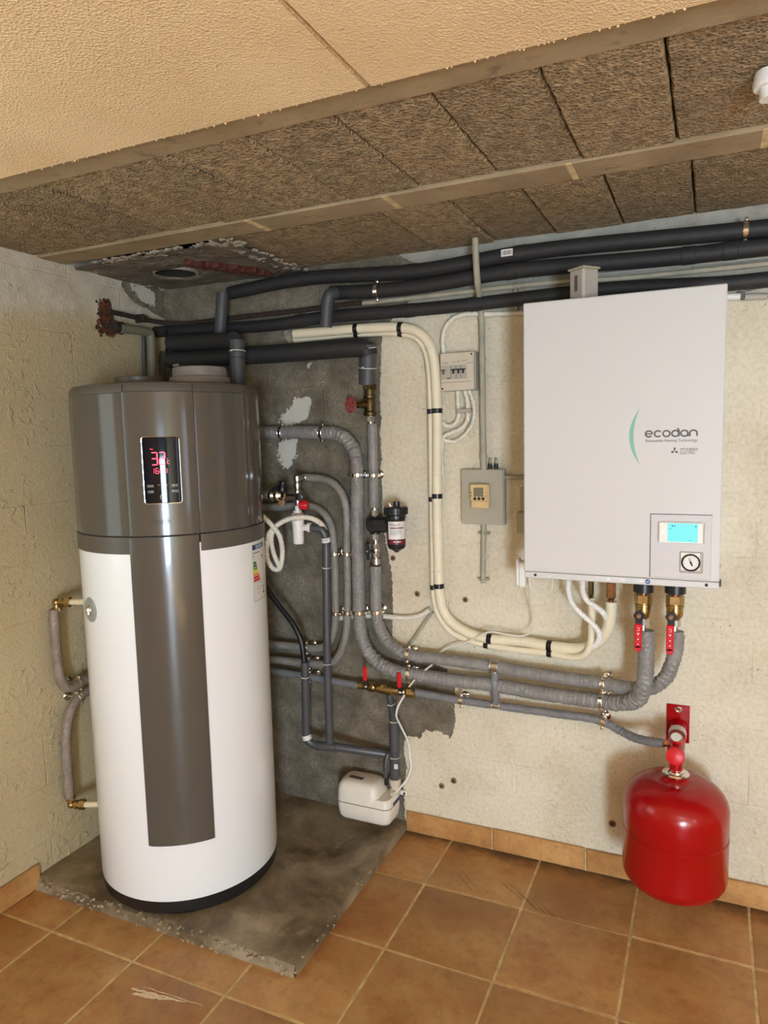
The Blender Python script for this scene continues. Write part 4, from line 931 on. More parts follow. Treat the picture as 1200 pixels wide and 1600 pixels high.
clamp(tD, pD, W(480, 1012, .05), rD); clamp(tC, pC, W(484, 1036, .05), rC)
E1 = [(395, 1043, .05), (470, 1055, .05), (562, 1071, .05)]
tE1, pE1, rE1 = mkpipe('cold_feed_pipe', 'thin grey sleeved pipe from behind the heater to the brass double valve', pix(E1), wpx=11, mat='wrap_blue', style='wrap', amp=0.03, seed=19)
clamp(tE1, pE1, W(484, 1058, .05), rE1)
E2 = [(646, 1081, .05), (700, 1091, .05), (767, 1101, .05)]
tE2, pE2, rE2 = mkpipe('cold_feed_pipe', 'short thin grey sleeved pipe right of the brass double valve', pix(E2), wpx=12.5, mat='wrap_blue', style='wrap', amp=0.02, seed=23)
clamp(tE2, pE2, W(721, 1094, .05), rE2)
E3 = [(781, 1103, .05), (860, 1114, .05), (930, 1124, .055), (950, 1131, .06), (968, 1141, .075), (993, 1153, .11), (1015, 1158.5, .14), (1038, 1161, .16)]
tE3, pE3, rE3 = mkpipe('cold_feed_pipe', 'bluish grey wrapped pipe sagging to the right into the red tank bracket', pix(E3), wpx=13.5, mat='wrap_blue', style='wrap', amp=0.08, seed=27)
clamp(tE3, pE3, W(943, 1128, .057), rE3)
L_ = [(773, 1052, .058), (773, 1070, .070), (774.5, 1085, .066), (775, 1098, .052)]
tL, pL, rL = mkpipe('link_pipe', 'short vertical grey sleeved pipe linking two horizontal pipes', pix(L_), wpx=12.5, mat='wrap_blue', style='wrap', amp=0.03, seed=31)
def tee(name, label, c, d, r, stub=None, mat='steel'):
    mb = MB(); c = Vector(c); d = Vector(d).normalized()
    mb.cyl(c-d*0.016, c+d*0.016, r*1.06, 18); mb.torus(c-d*0.014, d, r*1.05, 0.0025, 18, 6); mb.torus(c+d*0.014, d, r*1.05, 0.0025, 18, 6)
    if stub is not None: mb.cyl(c, c+Vector(stub), r*0.75, 14)
    return tag(obj(name, mb, mat), label, 'pipe fitting')
tee('tee_fitting', 'steel tee on the upper grey wrapped pipe above the short link pipe', W(773, 1041, .056), (1, 0, -0.02), rB*1.04, (0, 0, -0.02))
tee('tee_fitting', 'steel tee under the short link pipe on the thin grey pipe', W(774.5, 1102, .05), (1, 0, 0), rE2*0.8, (0, 0, 0.012))
mb = MB(); a = W(1036, 1161, .158); mb.cyl(a, a+Vector((0.03, -0.004, 0.0)), 0.006, 12); mb.hexn(a+Vector((0.004, 0, 0)), a+Vector((0.014, -0.001, 0)), 0.009); obj('copper_end', mb, 'copper', tE3)

# ---- brass gate valve with red handwheel and the insulated pipe above
GV = W(578, 630, .06); gx_, gy_ = GV.x, GV.y; Z = lambda v: W(578, v, .06).z
gv = thing('gate_valve', 'tarnished brass gate valve with a red handwheel below the black insulated elbow', 'valve', (gx_, gy_, Z(663)))
mb = MB(); mb.hexn((gx_, gy_, Z(609)), (gx_, gy_, Z(600)), 0.027); mb.lathe([(0.018, Z(620)), (0.018, Z(608)), (0.022, Z(608))], (gx_, gy_, 0), n=24); obj('top_nut', mb, 'oldbrass', gv)
mb = MB(); mb.lathe([(0.018, Z(650)), (0.024, Z(649)), (0.024, Z(644)), (0.019, Z(642)), (0.022, Z(632)), (0.019, Z(624)), (0.024, Z(622)), (0.024, Z(618)), (0.018, Z(617))], (gx_, gy_, 0), n=28); mb.cyl((gx_, gy_, Z(632)), (gx_-0.028, gy_-0.045, Z(633)), 0.016, 18, 0.011); obj('valve_body', mb, 'oldbrass', gv)
wc = Vector((gx_-0.045, gy_-0.068, Z(633))); wn = Vector((-0.32, -0.94, 0.05)).normalized()
mb = MB(); mb.cyl((gx_-0.026, gy_-0.04, Z(633)), wc, 0.005, 10); obj('spindle', mb, 'brass', gv)
mb = MB(); u_ = Vector((0, 0, 1)); u_ = (u_-wn*u_.dot(wn)).normalized(); w_ = wn.cross(u_); R_ = 0.024
lp = [wc+(u_*math.cos(2*PI*i/64)+w_*math.sin(2*PI*i/64))*(R_*(1+0.07*math.cos(2*PI*i/64*9))) for i in range(65)]; mb.tube(lp, 0.0032, 8, cap=False)
for k in range(5):
    a = 2*PI*k/5; e = u_*math.cos(a)+w_*math.sin(a); mb.tube(spline([wc+e*0.004+wn*0.002, wc+e*R_*0.55-wn*0.002, wc+e*R_]), 0.0022, 8)
mb.cyl(wc-wn*0.005, wc+wn*0.006, 0.006, 12); obj('handwheel', mb, 'red_old', gv)
mb = MB(); mb.hexn((gx_+0.001, gy_, Z(659)), (gx_+0.001, gy_, Z(651)), 0.0145); mb.cyl((gx_+0.001, gy_, Z(666)), (gx_+0.001, gy_, Z(648)), 0.009, 16); obj('steel_union', mb, 'steel', gv)

# ---- magnetic filter
FO = .055; fx, fy = W(586, 820, FO).x, -FO; Z = lambda v: W(586, v, FO).z
mf = thing('magnetic_filter', 'black magnetic dirt filter with a white and wine red label', 'filter', (fx, fy, Z(840)))
mb = MB(); mb.hexn((fx, fy, Z(807)), (fx, fy, Z(797)), 0.013); mb.cyl((fx, fy, Z(810)), (fx, fy, Z(790)), 0.010, 14); mb.hexn((fx, fy, Z(843)), (fx, fy, Z(833)), 0.012); obj('steel_nut', mb, 'steel', mf)
mb = MB(); mb.lathe([(0.012, -0.024), (0.022, -0.023), (0.029, -0.014), (0.030, 0.0), (0.029, 0.014), (0.022, 0.023), (0.012, 0.024)], (fx, fy-0.005, Z(820)), (0, -1, 0), 28); mb.cyl((fx, fy, Z(834)), (fx, fy, Z(806)), 0.020, 20); obj('valve_block', mb, 'black', mf)
cc = W(619, 825, .10); cx_, cy_ = cc.x, cc.y; Zc = lambda v: W(619, v, .10).z
mb = MB(); mb.cyl((fx, fy-0.01, Z(814)), (cx_, cy_, Zc(814)), 0.016, 16); mb.cyl((fx, fy-0.01, Z(826)), (cx_, cy_, Zc(823)), 0.014, 16); mb.box(fx+0.005, cx_-0.01, fy-0.045, fy-0.012, Z(829), Z(808), 0.006); obj('bridge', mb, 'black', mf)
rc = 0.0345
mb = MB(); mb.lathe([(0.010, Zc(861)), (rc*0.86, Zc(856)), (rc*0.97, Zc(852)), (rc*0.97, Zc(806)), (rc, Zc(805))], (cx_, cy_, 0), n=36, cap=False); mb.lathe([(0.008, Zc(862.5)), (0.009, Zc(855))], (cx_, cy_, 0), n=14); obj('canister', mb, 'black', mf)
mb = MB(); mb.lathe([(rc, Zc(810)), (rc*1.04, Zc(809.5)), (rc*1.04, Zc(805)), (rc*1.24, Zc(803)), (rc*1.24, Zc(793)), (rc*1.16, Zc(791.5)), (0.0001, Zc(791))], (cx_, cy_, 0), n=36, cap=False)
for k in range(12):
    a = 2*PI*k/12; p = (cx_+rc*1.24*math.cos(a), cy_+rc*1.24*math.sin(a)); mb.cyl((p[0], p[1], Zc(803)), (p[0], p[1], Zc(793)), 0.0022, 6)
obj('screw_cap', mb, 'black', mf)
mb = MB(); mb.cyl((cx_+0.004, cy_, Zc(792)), (cx_+0.004, cy_, Zc(783.5)), 0.012, 12); obj('cap_knob', mb, 'black', mf)
mb = MB(); mb.cyl((cx_-0.012, cy_-0.02, Zc(791)), (cx_-0.012, cy_-0.02, Zc(787)), 0.006, 10); mb.hexn((cx_-0.012, cy_-0.02, Zc(788)), (cx_-0.012, cy_-0.02, Zc(785.5)), 0.0085); obj('bleed_screw', mb, 'chrome', mf)
def fC(R_, az=-62):
    def f(s, z): a = math.radians(az)+s/R_; return (cx_+R_*math.cos(a), cy_+R_*math.sin(a), z)
    return f
RL = rc*0.985; mb = MB(); quad(mb, -0.036, 0.040, Zc(846), Zc(813.5), fC(RL), 16); lab = obj('filter_label', mb, 'paper', mf, label='white and wine red printed label')
f1 = fC(RL+0.0005)
mb = MB(); quad(mb, -0.036, 0.040, Zc(848.5), Zc(841), f1, 16); obj('label_band', mb, 'wine', lab); mb = MB()
for k in range(12): quad(mb, -0.026+0.0045*k, -0.026+0.0045*(k+1), Zc(824.3), Zc(822.6), f1)
obj('label_band', mb, 'wine', lab)
mb = MB(); put_text(mb, 'Altech', -0.028, 0.012, Zc(820.5), Zc(815.5), f1)
for v in (827, 829.2, 831.3, 833.2): ribbon(mb, [(-0.028+0.005*k, Zc(v)) for k in range(10 if v < 832 else 7)], 0.0012, f1)
obj('label_lettering', mb, 'ink', lab, smooth=False)
f2 = fC(RL+0.001); mb = MB()
for a, b in ((-0.014, -0.006), (-0.003, 0.014)): ribbon(mb, [(a+(b-a)*k/4, Zc(844.6)) for k in range(5)], 0.0035, f2)
obj('label_bar', mb, 'paper', lab, smooth=False)
# isolating valve under the filter
t = thing('isolating_valve', 'small steel isolating valve with black tee handle under the black filter', 'valve', (fx, fy, Z(881)))
mb = MB(); mb.cyl((fx+0.001, fy, Z(882)), (fx+0.001, fy, Z(840)), 0.009, 14); mb.hexn((fx+0.001, fy, Z(856)), (fx+0.001, fy, Z(850)), 0.013); mb.lathe([(0.012, Z(863)), (0.014, Z(861)), (0.014, Z(857)), (0.011, Z(855))], (fx+0.001, fy, 0), n=20); mb.hexn((fx+0.001, fy, Z(870)), (fx+0.001, fy, Z(864)), 0.014); mb.cyl((fx+0.001, fy, Z(881)), (fx+0.001, fy, Z(873)), 0.015, 20); obj('valve_body', mb, 'steel', t)
mb = MB(); hx = fx-0.016; mb.cyl((fx, fy, Z(860)), (hx, fy-0.025, Z(860)), 0.006, 10); mb.box(hx-0.007, hx+0.007, fy-0.036, fy-0.024, Z(873), Z(846), 0.003); mb.lathe([(0.010, 0), (0.010, 0.006)], (hx, fy-0.034, Z(859)), (0, -1, 0), 16); hd = obj('handle', mb, 'black', t)
mb = MB(); mb.lathe([(0.004, 0), (0.004, 0.002)], (hx, fy-0.040, Z(859)), (0, -1, 0), 10); obj('handle_screw', mb, 'steel', hd)

# ---- brass double valve
a, b = W(560, 1070, .055), W(650, 1084, .055); d = (b-a).normalized(); L = (b-a).length
dv = thing('double_valve', 'brass double isolating valve with two upright red levers on the thin pipe', 'valve', tuple(a.lerp(b, .5)))
mb = MB(); prof = [(0.010, 0), (0.016, 0.002), (0.016, 0.02), (0.012, 0.022), (0.0165, 0.036), (0.0165, 0.055), (0.013, 0.060), (0.018, 0.070), (0.018, 0.082), (0.0145, 0.085), (0.0195, 0.095), (0.0195, 0.118), (0.015, 0.122), (0.0165, 0.140), (0.0165, 0.160), (0.013, 0.165), (0.017, 0.178), (0.017, L-0.004), (0.010, L)]
k = L/0.2; prof = [(r_, min(h*k, L)) for r_, h in prof[:-2]]+prof[-2:]; mb.lathe(prof, a, d, 28); mb.hexn(a+d*L*0.20, a+d*L*0.28, 0.0195); mb.hexn(a+d*L*0.42, a+d*L*0.52, 0.021); mb.hexn(a+d*L*0.86, a+d*L*0.94, 0.0195); obj('valve_body', mb, 'brass', dv)
mb = MB(); c = a+d*L*0.55; mb.cyl(c, c+Vector((0, 0, -0.032)), 0.010, 16); mb.hexn(c+Vector((0, 0, -0.026)), c+Vector((0, 0, -0.018)), 0.013); obj('drain_port', mb, 'brass', dv)
for u, vt, vm, vb2 in ((571, 1041, 1064, 1077), (624.5, 1051, 1075, 1086)):
    p = W(u, vm, .085); zt_, zb = W(u, vt, .085).z, W(u, vb2, .085).z
    mb = MB(); mb.box(p.x-0.0065, p.x+0.0075, p.y-0.002, p.y+0.004, zb, p.z+0.004, 0.001, R=Matrix.Rotation(0.0, 3, 'Y')); mb.cyl((p.x, p.y+0.03, zb+0.010), (p.x, p.y, zb+0.010), 0.006, 10); lv = obj('lever', mb, 'black', dv)
    mb = MB(); mb.box(p.x-0.010, p.x+0.007, p.y-0.005, p.y+0.005, p.z-0.001, zt_, 0.0042); gr = obj('lever_grip', mb, 'red_plastic', lv, label='red rubber grip')
    mb = MB(); fk = lambda X, Z_: (X, p.y-0.0054, Z_)
    for kk in range(3): ribbon(mb, [(p.x-0.004, zt_-0.014-0.011*kk), (p.x+0.001, zt_-0.014-0.011*kk)], 0.0035, fk)
    obj('grip_marking', mb, 'c_red', gr, smooth=False)
    mb = MB(); mb.lathe([(0.0055, 0), (0.0055, 0.002), (0.002, 0.004)], (p.x+0.0005, p.y-0.002, zb+0.010), (0, -1, 0), 12); obj('handle_nut', mb, 'chrome', lv)

# ================================================================== SAFETY GROUP, SIPHON, HOSE
SO = .15
t = thing('safety_group', 'chrome safety valve group with black knob and red cap beside the heater', 'safety valve', tuple(W(440, 785, SO)))
q = lambda u, v, o=SO: W(u, v, o)
mb = MB(); mb.cyl(q(404, 773), q(424, 773), 0.015, 18)
for u in (412, 416, 420): mb.torus(q(u, 773), (1, 0, 0), 0.015, 0.0015, 18, 6)
obj('inlet_sleeve', mb, 'wrap_smooth', t)
mb = MB(); mb.lathe([(0.014, 0), (0.024, 0.004), (0.024, 0.014), (0.017, 0.018), (0.024, 0.028), (0.026, 0.040), (0.020, 0.052), (0.016, 0.056), (0.016, 0.07), (0.011, 0.074), (0.011, 0.125)], q(422, 774), (1, 0.03, 0), 24); mb.cyl(q(437, 778), q(441, 786, SO+0.02), 0.014, 14); obj('chrome_body', mb, 'chrome', t)
mb = MB(); mb.lathe([(0.018, 0), (0.020, 0.006), (0.016, 0.022), (0.012, 0.03), (0.013, 0.038), (0.009, 0.042)], q(441, 768), (0.12, 0, 1), 18); mb.cyl(q(429, 766, SO-0.01), q(436, 762, SO+0.01), 0.012, 14); obj('black_knob', mb, 'black', t)
vx = q(464.5, 760); Zs = lambda v: W(464.5, v, SO).z
mb = MB(); mb.lathe([(0.010, Zs(790)), (0.013, Zs(786)), (0.013, Zs(779)), (0.009, Zs(776)), (0.009, Zs(773)), (0.0125, Zs(772)), (0.0125, Zs(766)), (0.008, Zs(764)), (0.008, Zs(762)), (0.013, Zs(761)), (0.013, Zs(755)), (0.009, Zs(753)), (0.014, Zs(751)), (0.014, Zs(744)), (0.008, Zs(742))], (vx.x, vx.y, 0), n=20); obj('nickel_column', mb, 'steel', t)
mb = MB(); mb.cyl(q(464, 747), W(474, 746, .05), 0.008, 14); mb.torus(W(474, 746, .06), (0.4, 0.9, 0), 0.012, 0.003, 18, 6); obj('cold_branch', mb, 'steel', t)
mb = MB(); mb.cyl(q(466, 777), q(470, 776, SO+0.025), 0.013, 18); mb.lathe([(0.012, 0), (0.0145, 0.003), (0.0145, 0.016), (0.010, 0.018)], q(469, 776, SO+0.01), (0.3, -0.95, 0), 18); obj('black_cap', mb, 'black', t)
mb = MB(); c = q(468, 789, SO+0.01); ax_ = Vector((0.97, 0.20, -0.03)).normalized(); mb.lathe([(0.014, 0), (0.0165, 0.003), (0.0165, 0.026), (0.013, 0.033), (0.0001, 0.034)], c, ax_, 22, cap=False)
for k in range(14):
    a = 2*PI*k/14; u2 = Vector((0, 0, 1)); w2 = ax_.cross(u2).normalized(); e = u2*math.cos(a)+w2*math.sin(a); mb.cyl(c+e*0.0165+ax_*0.012, c+e*0.0165+ax_*0.027, 0.0014, 5)
obj('red_cap', mb, 'red_plastic', t)
# white siphon
t = thing('tundish_siphon', 'white plastic siphon cup hanging under the safety valve', 'siphon', tuple(q(466, 850)))
sx = q(466, 830); Zs = lambda v: W(466, v, SO).z
mb = MB(); mb.lathe([(0.005, Zs(789)), (0.009, Zs(791)), (0.010, Zs(797)), (0.016, Zs(798)), (0.017, Zs(801)), (0.022, Zs(802)), (0.0225, Zs(811)), (0.018, Zs(813))], (sx.x, sx.y, 0), n=28); 
obj('inlet_funnel', mb, 'white', t)
mb = MB(); mb.lathe([(0.018, Zs(849.5)), (0.0205, Zs(847)), (0.0215, Zs(820)), (0.0235, Zs(819)), (0.0235, Zs(812.5)), (0.018, Zs(811.5))], (sx.x, sx.y, 0), n=32); obj('cup', mb, 'white', t)
mb = MB(); c = q(474, 824); mb.cyl(q(468, 824), q(482, 824.5), 0.012, 18); mb.lathe([(0.014, 0), (0.018, 0.002), (0.018, 0.013), (0.014, 0.015)], q(480.5, 824), (1, 0.12, -0.02), 24); obj('side_outlet', mb, 'white', t)
# drain from the siphon
DO = .13
D1 = pix([(484, 825, SO), (494, 825.5, .145), (503, 828, .14), (508, 838, .135), (509.5, 850, .13), (510, 894, .13), (511.5, 1037, .125), (515, 1160, .12)])
tt, pd1, rd1 = mkpipe('drain_pipe', 'dark grey plastic drain pipe dropping from the white siphon to the pump feed', D1, wpx=12.5, mat='drain', n=18)
band(tt, 'elbow_socket', pd1, W(508.5, 846, .13), rd1, 0.03, 'drain'); bl = band(tt, 'printed_band', pd1, W(509, 844, .13), rd1+0.001, 0.017, 'paper')
mb = MB(); c, _ = path_at(pd1, W(509, 844, .13)); 
for k in range(5):
    if k == 2: continue
    a = math.radians(-90+(k-2)*20); mb.box(c.x+(rd1+0.002)*math.cos(a)-0.0012, c.x+(rd1+0.002)*math.cos(a)+0.0012, c.y+(rd1+0.002)*math.sin(a)-0.001, c.y+(rd1+0.002)*math.sin(a)+0.0006, c.z-0.004, c.z+0.004)
obj('print_marks', mb, 'ink', bl)
for u, v in ((510, 890), (511.5, 1037)): tie(tt, pd1, W(u, v, .13), rd1)
D2a = pix([(405, 902, .14), (421, 926, .14), (438, 949, .14), (458, 975, .14), (471, 1003, .14), (476, 1040, .14)])
tt, pd, rd = mkpipe('condensate_hose', 'flexible black hose curving down from the heater into a grey pipe', D2a, wpx=8.5, mat='black', n=14)
D2 = pix([(476.5, 1034, .14), (478, 1090, .135), (479, 1140, .13), (481, 1156, .13), (491, 1164, .125), (515, 1166, .115), (560, 1172, .08), (610, 1179, .036)])
tt, pd2, rd2 = mkpipe('drain_pipe', 'dark grey plastic drain pipe with an elbow running to the pump inlet', D2, wpx=13, mat='drain', n=18)
band(tt, 'elbow_socket', pd2, W(497, 1165, .125), rd2, 0.022, 'drain'); band(tt, 'elbow_socket', pd2, W(515, 1166, .12), rd2+0.001, 0.05, 'drain'); band(tt, 'elbow_socket', pd2, W(590, 1176, .055), rd2, 0.03, 'drain')
band(tt, 'printed_band', pd2, W(479, 1151, .13), rd2+0.001, 0.018, 'paper'); tie(tt, pd2, W(478, 1058, .14), rd2)
D3 = pix([(608, 1084, .055), (611, 1100, .05), (615, 1125, .04), (616, 1150, .036)])
tt, pd3, rd3 = mkpipe('waste_pipe', 'upper dark sleeved pipe under the brass double valve', D3, wpx=11, mat='grey_foam', n=16)
tie(tt, pd3, W(612, 1105, .07), rd3)
D4 = pix([(616, 1126, .036), (616.5, 1160, .036), (617, 1216, .036)])
tt, pd4, rd4 = mkpipe('waste_pipe', 'thick dark grey vertical pipe entering the pump', D4, wpx=15.5, mat='drain', n=20)
tie(tt, pd4, W(616, 1127, .036), rd4); tie(tt, pd4, W(616, 1180, .036), rd4); band(tt, 'tee_socket', pd4, W(616.5, 1182, .036), rd4, 0.05, 'drain')
mb = MB(); c = W(619, 1198, .036+rd4); mb.box(c.x-0.008, c.x+0.006, c.y-0.002, c.y+0.003, c.z-0.009, c.z+0.009); obj('pipe_sticker', mb, 'paper', tt)
# ivory corrugated hose coiled by the heater
HO = .20
H1 = pix([(410, 806, .24), (424, 820, .22), (436, 836, .20), (441, 858, .19), (440, 878, .19), (436, 889, .19), (428, 889, .20), (418, 874, .21), (417, 850, .21), (420, 834, .21), (431, 822, .20), (448, 812, .195), (468, 808, .19), (487, 810, .18), (500, 817, .15), (508, 828, .10)])
tt, ph, rh = mkpipe('corrugated_hose', 'coiled ivory corrugated condensate hose beside the heater', H1, cat='hose', wpx=8.5, mat='conduit', style='corr', body='hose_body')
o, _, _ = pipe('hose_loop', None, pix([(427, 826, .205), (424, 842, .20), (427, 862, .20), (434, 880, .195), (438, 889, .19)]), wpx=8.0, mat='conduit', style='corr', part_of=tt)

# ================================================================== CONDENSATE PUMP
t = thing('condensate_pump', 'small white lift pump box on the back wall above the plinth', 'pump', (0.93, -0.07, 0.07))
def rrect_box(x0, x1, y0, y1, z0, z1, r, top_in=0.0, bot_in=0.0, n=6, lv=None):
    mb = MB(); rings = []
    lv = lv or [(0.0, bot_in+r*0.7), (0.08, bot_in+r*0.2), (0.2, bot_in*0.5), (0.55, 0.0), (0.85, top_in*0.35), (0.95, top_in*0.6+r*0.15), (1.0, top_in+r*0.7)]
    for t_, ins in lv:
        z = z0+(z1-z0)*t_
        for cx, cy, a0 in ((x1-r-ins, y1-r-ins, 0), (x0+r+ins, y1-r-ins, 90), (x0+r+ins, y0+r+ins, 180), (x1-r-ins, y0+r+ins, 270)):
            for k in range(n+1): a = math.radians(a0+90*k/n); rings.append((cx+r*math.cos(a), cy+r*math.sin(a), z))
    m = 4*(n+1); fs = [(j*m+i, j*m+(i+1) % m, (j+1)*m+(i+1) % m, (j+1)*m+i) for j in range(len(lv)-1) for i in range(m)]
    fs += [tuple(reversed(range(m))), tuple(range((len(lv)-1)*m, len(lv)*m))]; mb.add(rings, fs); return mb
PX0, PX1, PY0, PY1, PZ0, PZ1, PM = 0.822, 1.050, -0.135, -0.010, 0.066, 0.222, 0.140
obj('tank', rrect_box(PX0, PX1, PY0, PY1, PZ0, PM-0.0012, 0.028, lv=[(0, 0.022), (0.06, 0.012), (0.2, 0.005), (0.6, 0.001), (1, 0.0)]), 'pump', t)
obj('seam', rrect_box(PX0-0.0006, PX1+0.0006, PY0-0.0006, PY1, PM-0.0018, PM+0.0004, 0.028, lv=[(0, 0), (1, 0)]), 'black', t)
obj('lid', rrect_box(PX0, PX1-0.050, PY0, PY1, PM, PZ1, 0.028, lv=[(0, 0), (0.5, 0.002), (0.75, 0.006), (0.92, 0.014), (1, 0.026)]), 'pump', t)
obj('lid_shoulder', rrect_box(PX1-0.10, PX1, PY0, PY1, PM, PM+0.030, 0.028, lv=[(0, 0), (0.7, 0.002), (1, 0.008)]), 'pump', t)
mb = MB(); mb.box(0.862, 0.922, -0.095, -0.075, PZ1-0.002, PZ1+0.0008, 0.0005, R=Matrix.Rotation(-0.05, 3, 'Z')); obj('name_plate', mb, 'ink', t)
mb = MB(); c4 = W(617, 1218, .036); mb.lathe([(0.018, PM+0.02), (0.021, PM+0.024), (0.0235, c4.z+0.006), (0.020, c4.z+0.006)], (c4.x, c4.y, 0), n=28); obj('inlet_socket', mb, 'offwhite', t)
tb, ptb, rtb = None, None, None
o, _, _ = pipe('discharge_tube', None, pix([(606, 1178, .07), (602.5, 1196, .085), (603, 1215, .085)]), wpx=6, mat='drain', part_of=t)
mb = MB(); c = W(604, 1221, .085); mb.cyl(c+Vector((0, 0, -0.012)), c+Vector((0, 0, 0.016)), 0.009, 14); mb.cyl(c+Vector((0, 0, -0.008)), c+Vector((0.016, -0.0, -0.026)), 0.006, 10); cc_ = obj('check_valve', mb, 'black', t)
mb = MB(); mb.box(PX1-0.012, PX1+0.002, PY0+0.040, PY0+0.105, PM-0.004, PM+0.012, 0.003, R=Matrix.Rotation(0.0, 3, 'Z')); obj('blue_clip', mb, 'navy', t)
mb = MB(); c = W(632, 1239, 0.006); mb.box(PX1-0.03, c.x+0.010, -0.012, -0.001, c.z-0.008, c.z+0.010, 0.003); br_ = obj('wall_bracket', mb, 'white', t)
mb = MB(); mb.lathe([(0.005, 0), (0.004, 0.003)], (c.x+0.002, -0.012, c.z+0.001), (0, -1, 0), 10); obj('screw', mb, 'rust', br_)
# pump lead
pl = pix([(632, 1086, .085), (622, 1104, .09), (619, 1117, .09), (626, 1134, .05), (637, 1158, .02), (640, 1180, .012), (642, 1199, .012), (634, 1220, .02), (621, 1235, .05), (612, 1242, .09)])
t, _, _ = mkpipe('power_cable', 'thin white cable drooping from the double valve to the pump', pl, cat='cable', wpx=3.2, mat='white', n=8, body='cable_body')

# ================================================================== EXPANSION TANK
TX, TY = 2.044, -0.195; Rt = 0.152
def TZ(v): return W(1054, v, -TY).z
zb_, zs1, zsh, ztop = 0.145, 0.345, 0.42, 0.508
tk = thing('expansion_tank', 'glossy red round expansion tank hanging low on the right wall', 'tank', (TX, TY, zb_))
prof = []
for i in range(9): a = PI/2*i/8; prof.append((max(0.0001, (Rt-0.055)+0.055*math.sin(a)) if i else 0.0001, zb_+0.055*(1-math.cos(a))))
prof.insert(1, (Rt-0.06, zb_+0.0002))
prof += [(Rt, 0.322), (Rt+0.0008, 0.3235), (Rt-0.0008, 0.325), (Rt, 0.3265), (Rt, 0.40)]
for i in range(1, 15): a = PI/2*i/14; prof.append((Rt-0.105*(1-math.cos(a)), 0.40+0.085*math.sin(a)**0.95))
prof += [(0.036, 0.492), (0.030, 0.497), (0.0001, 0.498)]
mb = MB(); mb.lathe(prof, (TX, TY, 0), n=72, cap=False); obj('tank_shell', mb, 'red', tk, angle=50)
mb = MB(); mb.lathe([(0.030, 0.490), (0.030, 0.497), (0.038, 0.498), (0.039, 0.502), (0.036, 0.506), (0.027, 0.507), (0.026, 0.512), (0.020, 0.514), (0.018, 0.526)], (TX, TY, 0), n=36, cap=False); obj('neck_flange', mb, 'chrome', tk)
bk = thing('tank_bracket', 'red steel wall bracket with a pressure gauge above the expansion tank', 'bracket', (2.041, 0, 0.53))
mb = MB(); mb.box(2.006, 2.076, -0.006, 0, 0.520, 0.646, 0.001); obj('wall_plate', mb, 'red', bk)
mb = MB(); mb.lathe([(0.011, 0), (0.011, 0.002), (0.008, 0.004), (0.008, 0.008), (0.0055, 0.008), (0.0055, 0.004)], (2.042, -0.006, 0.631), (0, -1, 0), 18); obj('wall_bolt', mb, 'chrome', bk)
TYf = TY
mb = MB(); zt0 = 0.572
mb.lathe([(0.030, 0.0), (0.027, 0.008), (0.025, 0.02), (0.025, -TYf-0.005+0.012)], (2.042, -0.005, zt0), (0, -1, -0.06), 28); obj('bracket_tube', mb, 'red', bk)
ex_ = Vector((2.042, TYf, zt0-0.06*(-TYf)))
mb = MB(); mb.lathe([(0.0245, 0.0), (0.0265, 0.002), (0.0265, 0.016), (0.022, 0.019), (0.0001, 0.020)], ex_+Vector((0, -0.008, 0)), (0, -0.97, 0.25), 28, cap=False); obj('end_cap', mb, 'red_plastic', bk)
mb = MB(); mb.cyl(ex_+Vector((0, 0, -0.03)), Vector((TX, TY, 0.51)), 0.017, 20); mb.cyl(ex_, (TX, TY, 0.512), 0.02, 20); obj('down_stub', mb, 'red', bk)
gp_ = Vector((2.042, TYf+0.040, zt0+0.006)); nn = Vector((0, -0.5, 0.86)).normalized(); gq = gp_+nn*0.030
mb = MB(); mb.cyl(gp_, gq, 0.0165, 24); g2 = obj('gauge_body', mb, 'red_plastic', bk)
mb = MB(); mb.torus(gq, nn, 0.0155, 0.0022, 24, 8); obj('gauge_rim', mb, 'chrome', bk)
mb = MB(); mb.lathe([(0.0145, 0), (0.0145, 0.002)], gq, nn, 24); gf = obj('gauge_dial', mb, 'paper', bk)
mb = MB(); mb.lathe([(0.0268, 0), (0.0268, 0.028)], (2.042, -0.050, zt0-0.002), (0, -1, -0.06), 24); obj('tube_sticker', mb, 'boiler_panel', bk)
mb = MB()
for k in range(16):
    a = math.radians(20+140*k/15); e = Vector((math.cos(a), 0, math.sin(a)))*0.0255; c = Vector((2.042, -0.084, zt0-0.004))+e; mb.cyl(c, c+Vector((0, -0.028, -0.0015)), 0.0018, 5)
obj('ribbed_cap', mb, 'red_old', bk)

# ================================================================== TOP PIPE RUNS
def run(name, label, P_, w, mat='black_rubber', **k): return mkpipe(name, label, P_, wpx=w, mat=mat, n=22, **k)
TO = .07
xe = 3.4
def ext(L, off):            # extend the run past the right edge of the view
    a, b = W(*L[-2][:2], off), W(*L[-1][:2], off); d = (b-a).normalized(); return pix(L, off)+[b+d*((xe-b.x)/d.x)]
t1, p1, r1 = run('insulated_pipe', 'topmost black foam insulated pipe under the ceiling blocks', ext([(359, 458), (473, 436), (655, 423), (827, 394), (1153, 361)], TO), 24, body='foam_sleeve')
t2_, p2, r2_ = run('insulated_pipe', 'second black foam insulated pipe from the ceiling', ext([(518, 458), (585, 455), (660, 447), (799, 424), (1060, 401), (1200, 385)], TO), 24, body='foam_sleeve')
t3, p3, r3 = run('insulated_pipe', 'third black foam insulated pipe passing behind the top of the wall unit', ext([(238, 519), (330, 514), (427, 508), (497, 497), (640, 485), (743, 475), (953, 452), (1135, 443), (1200, 437)], .06), 21, body='foam_sleeve')
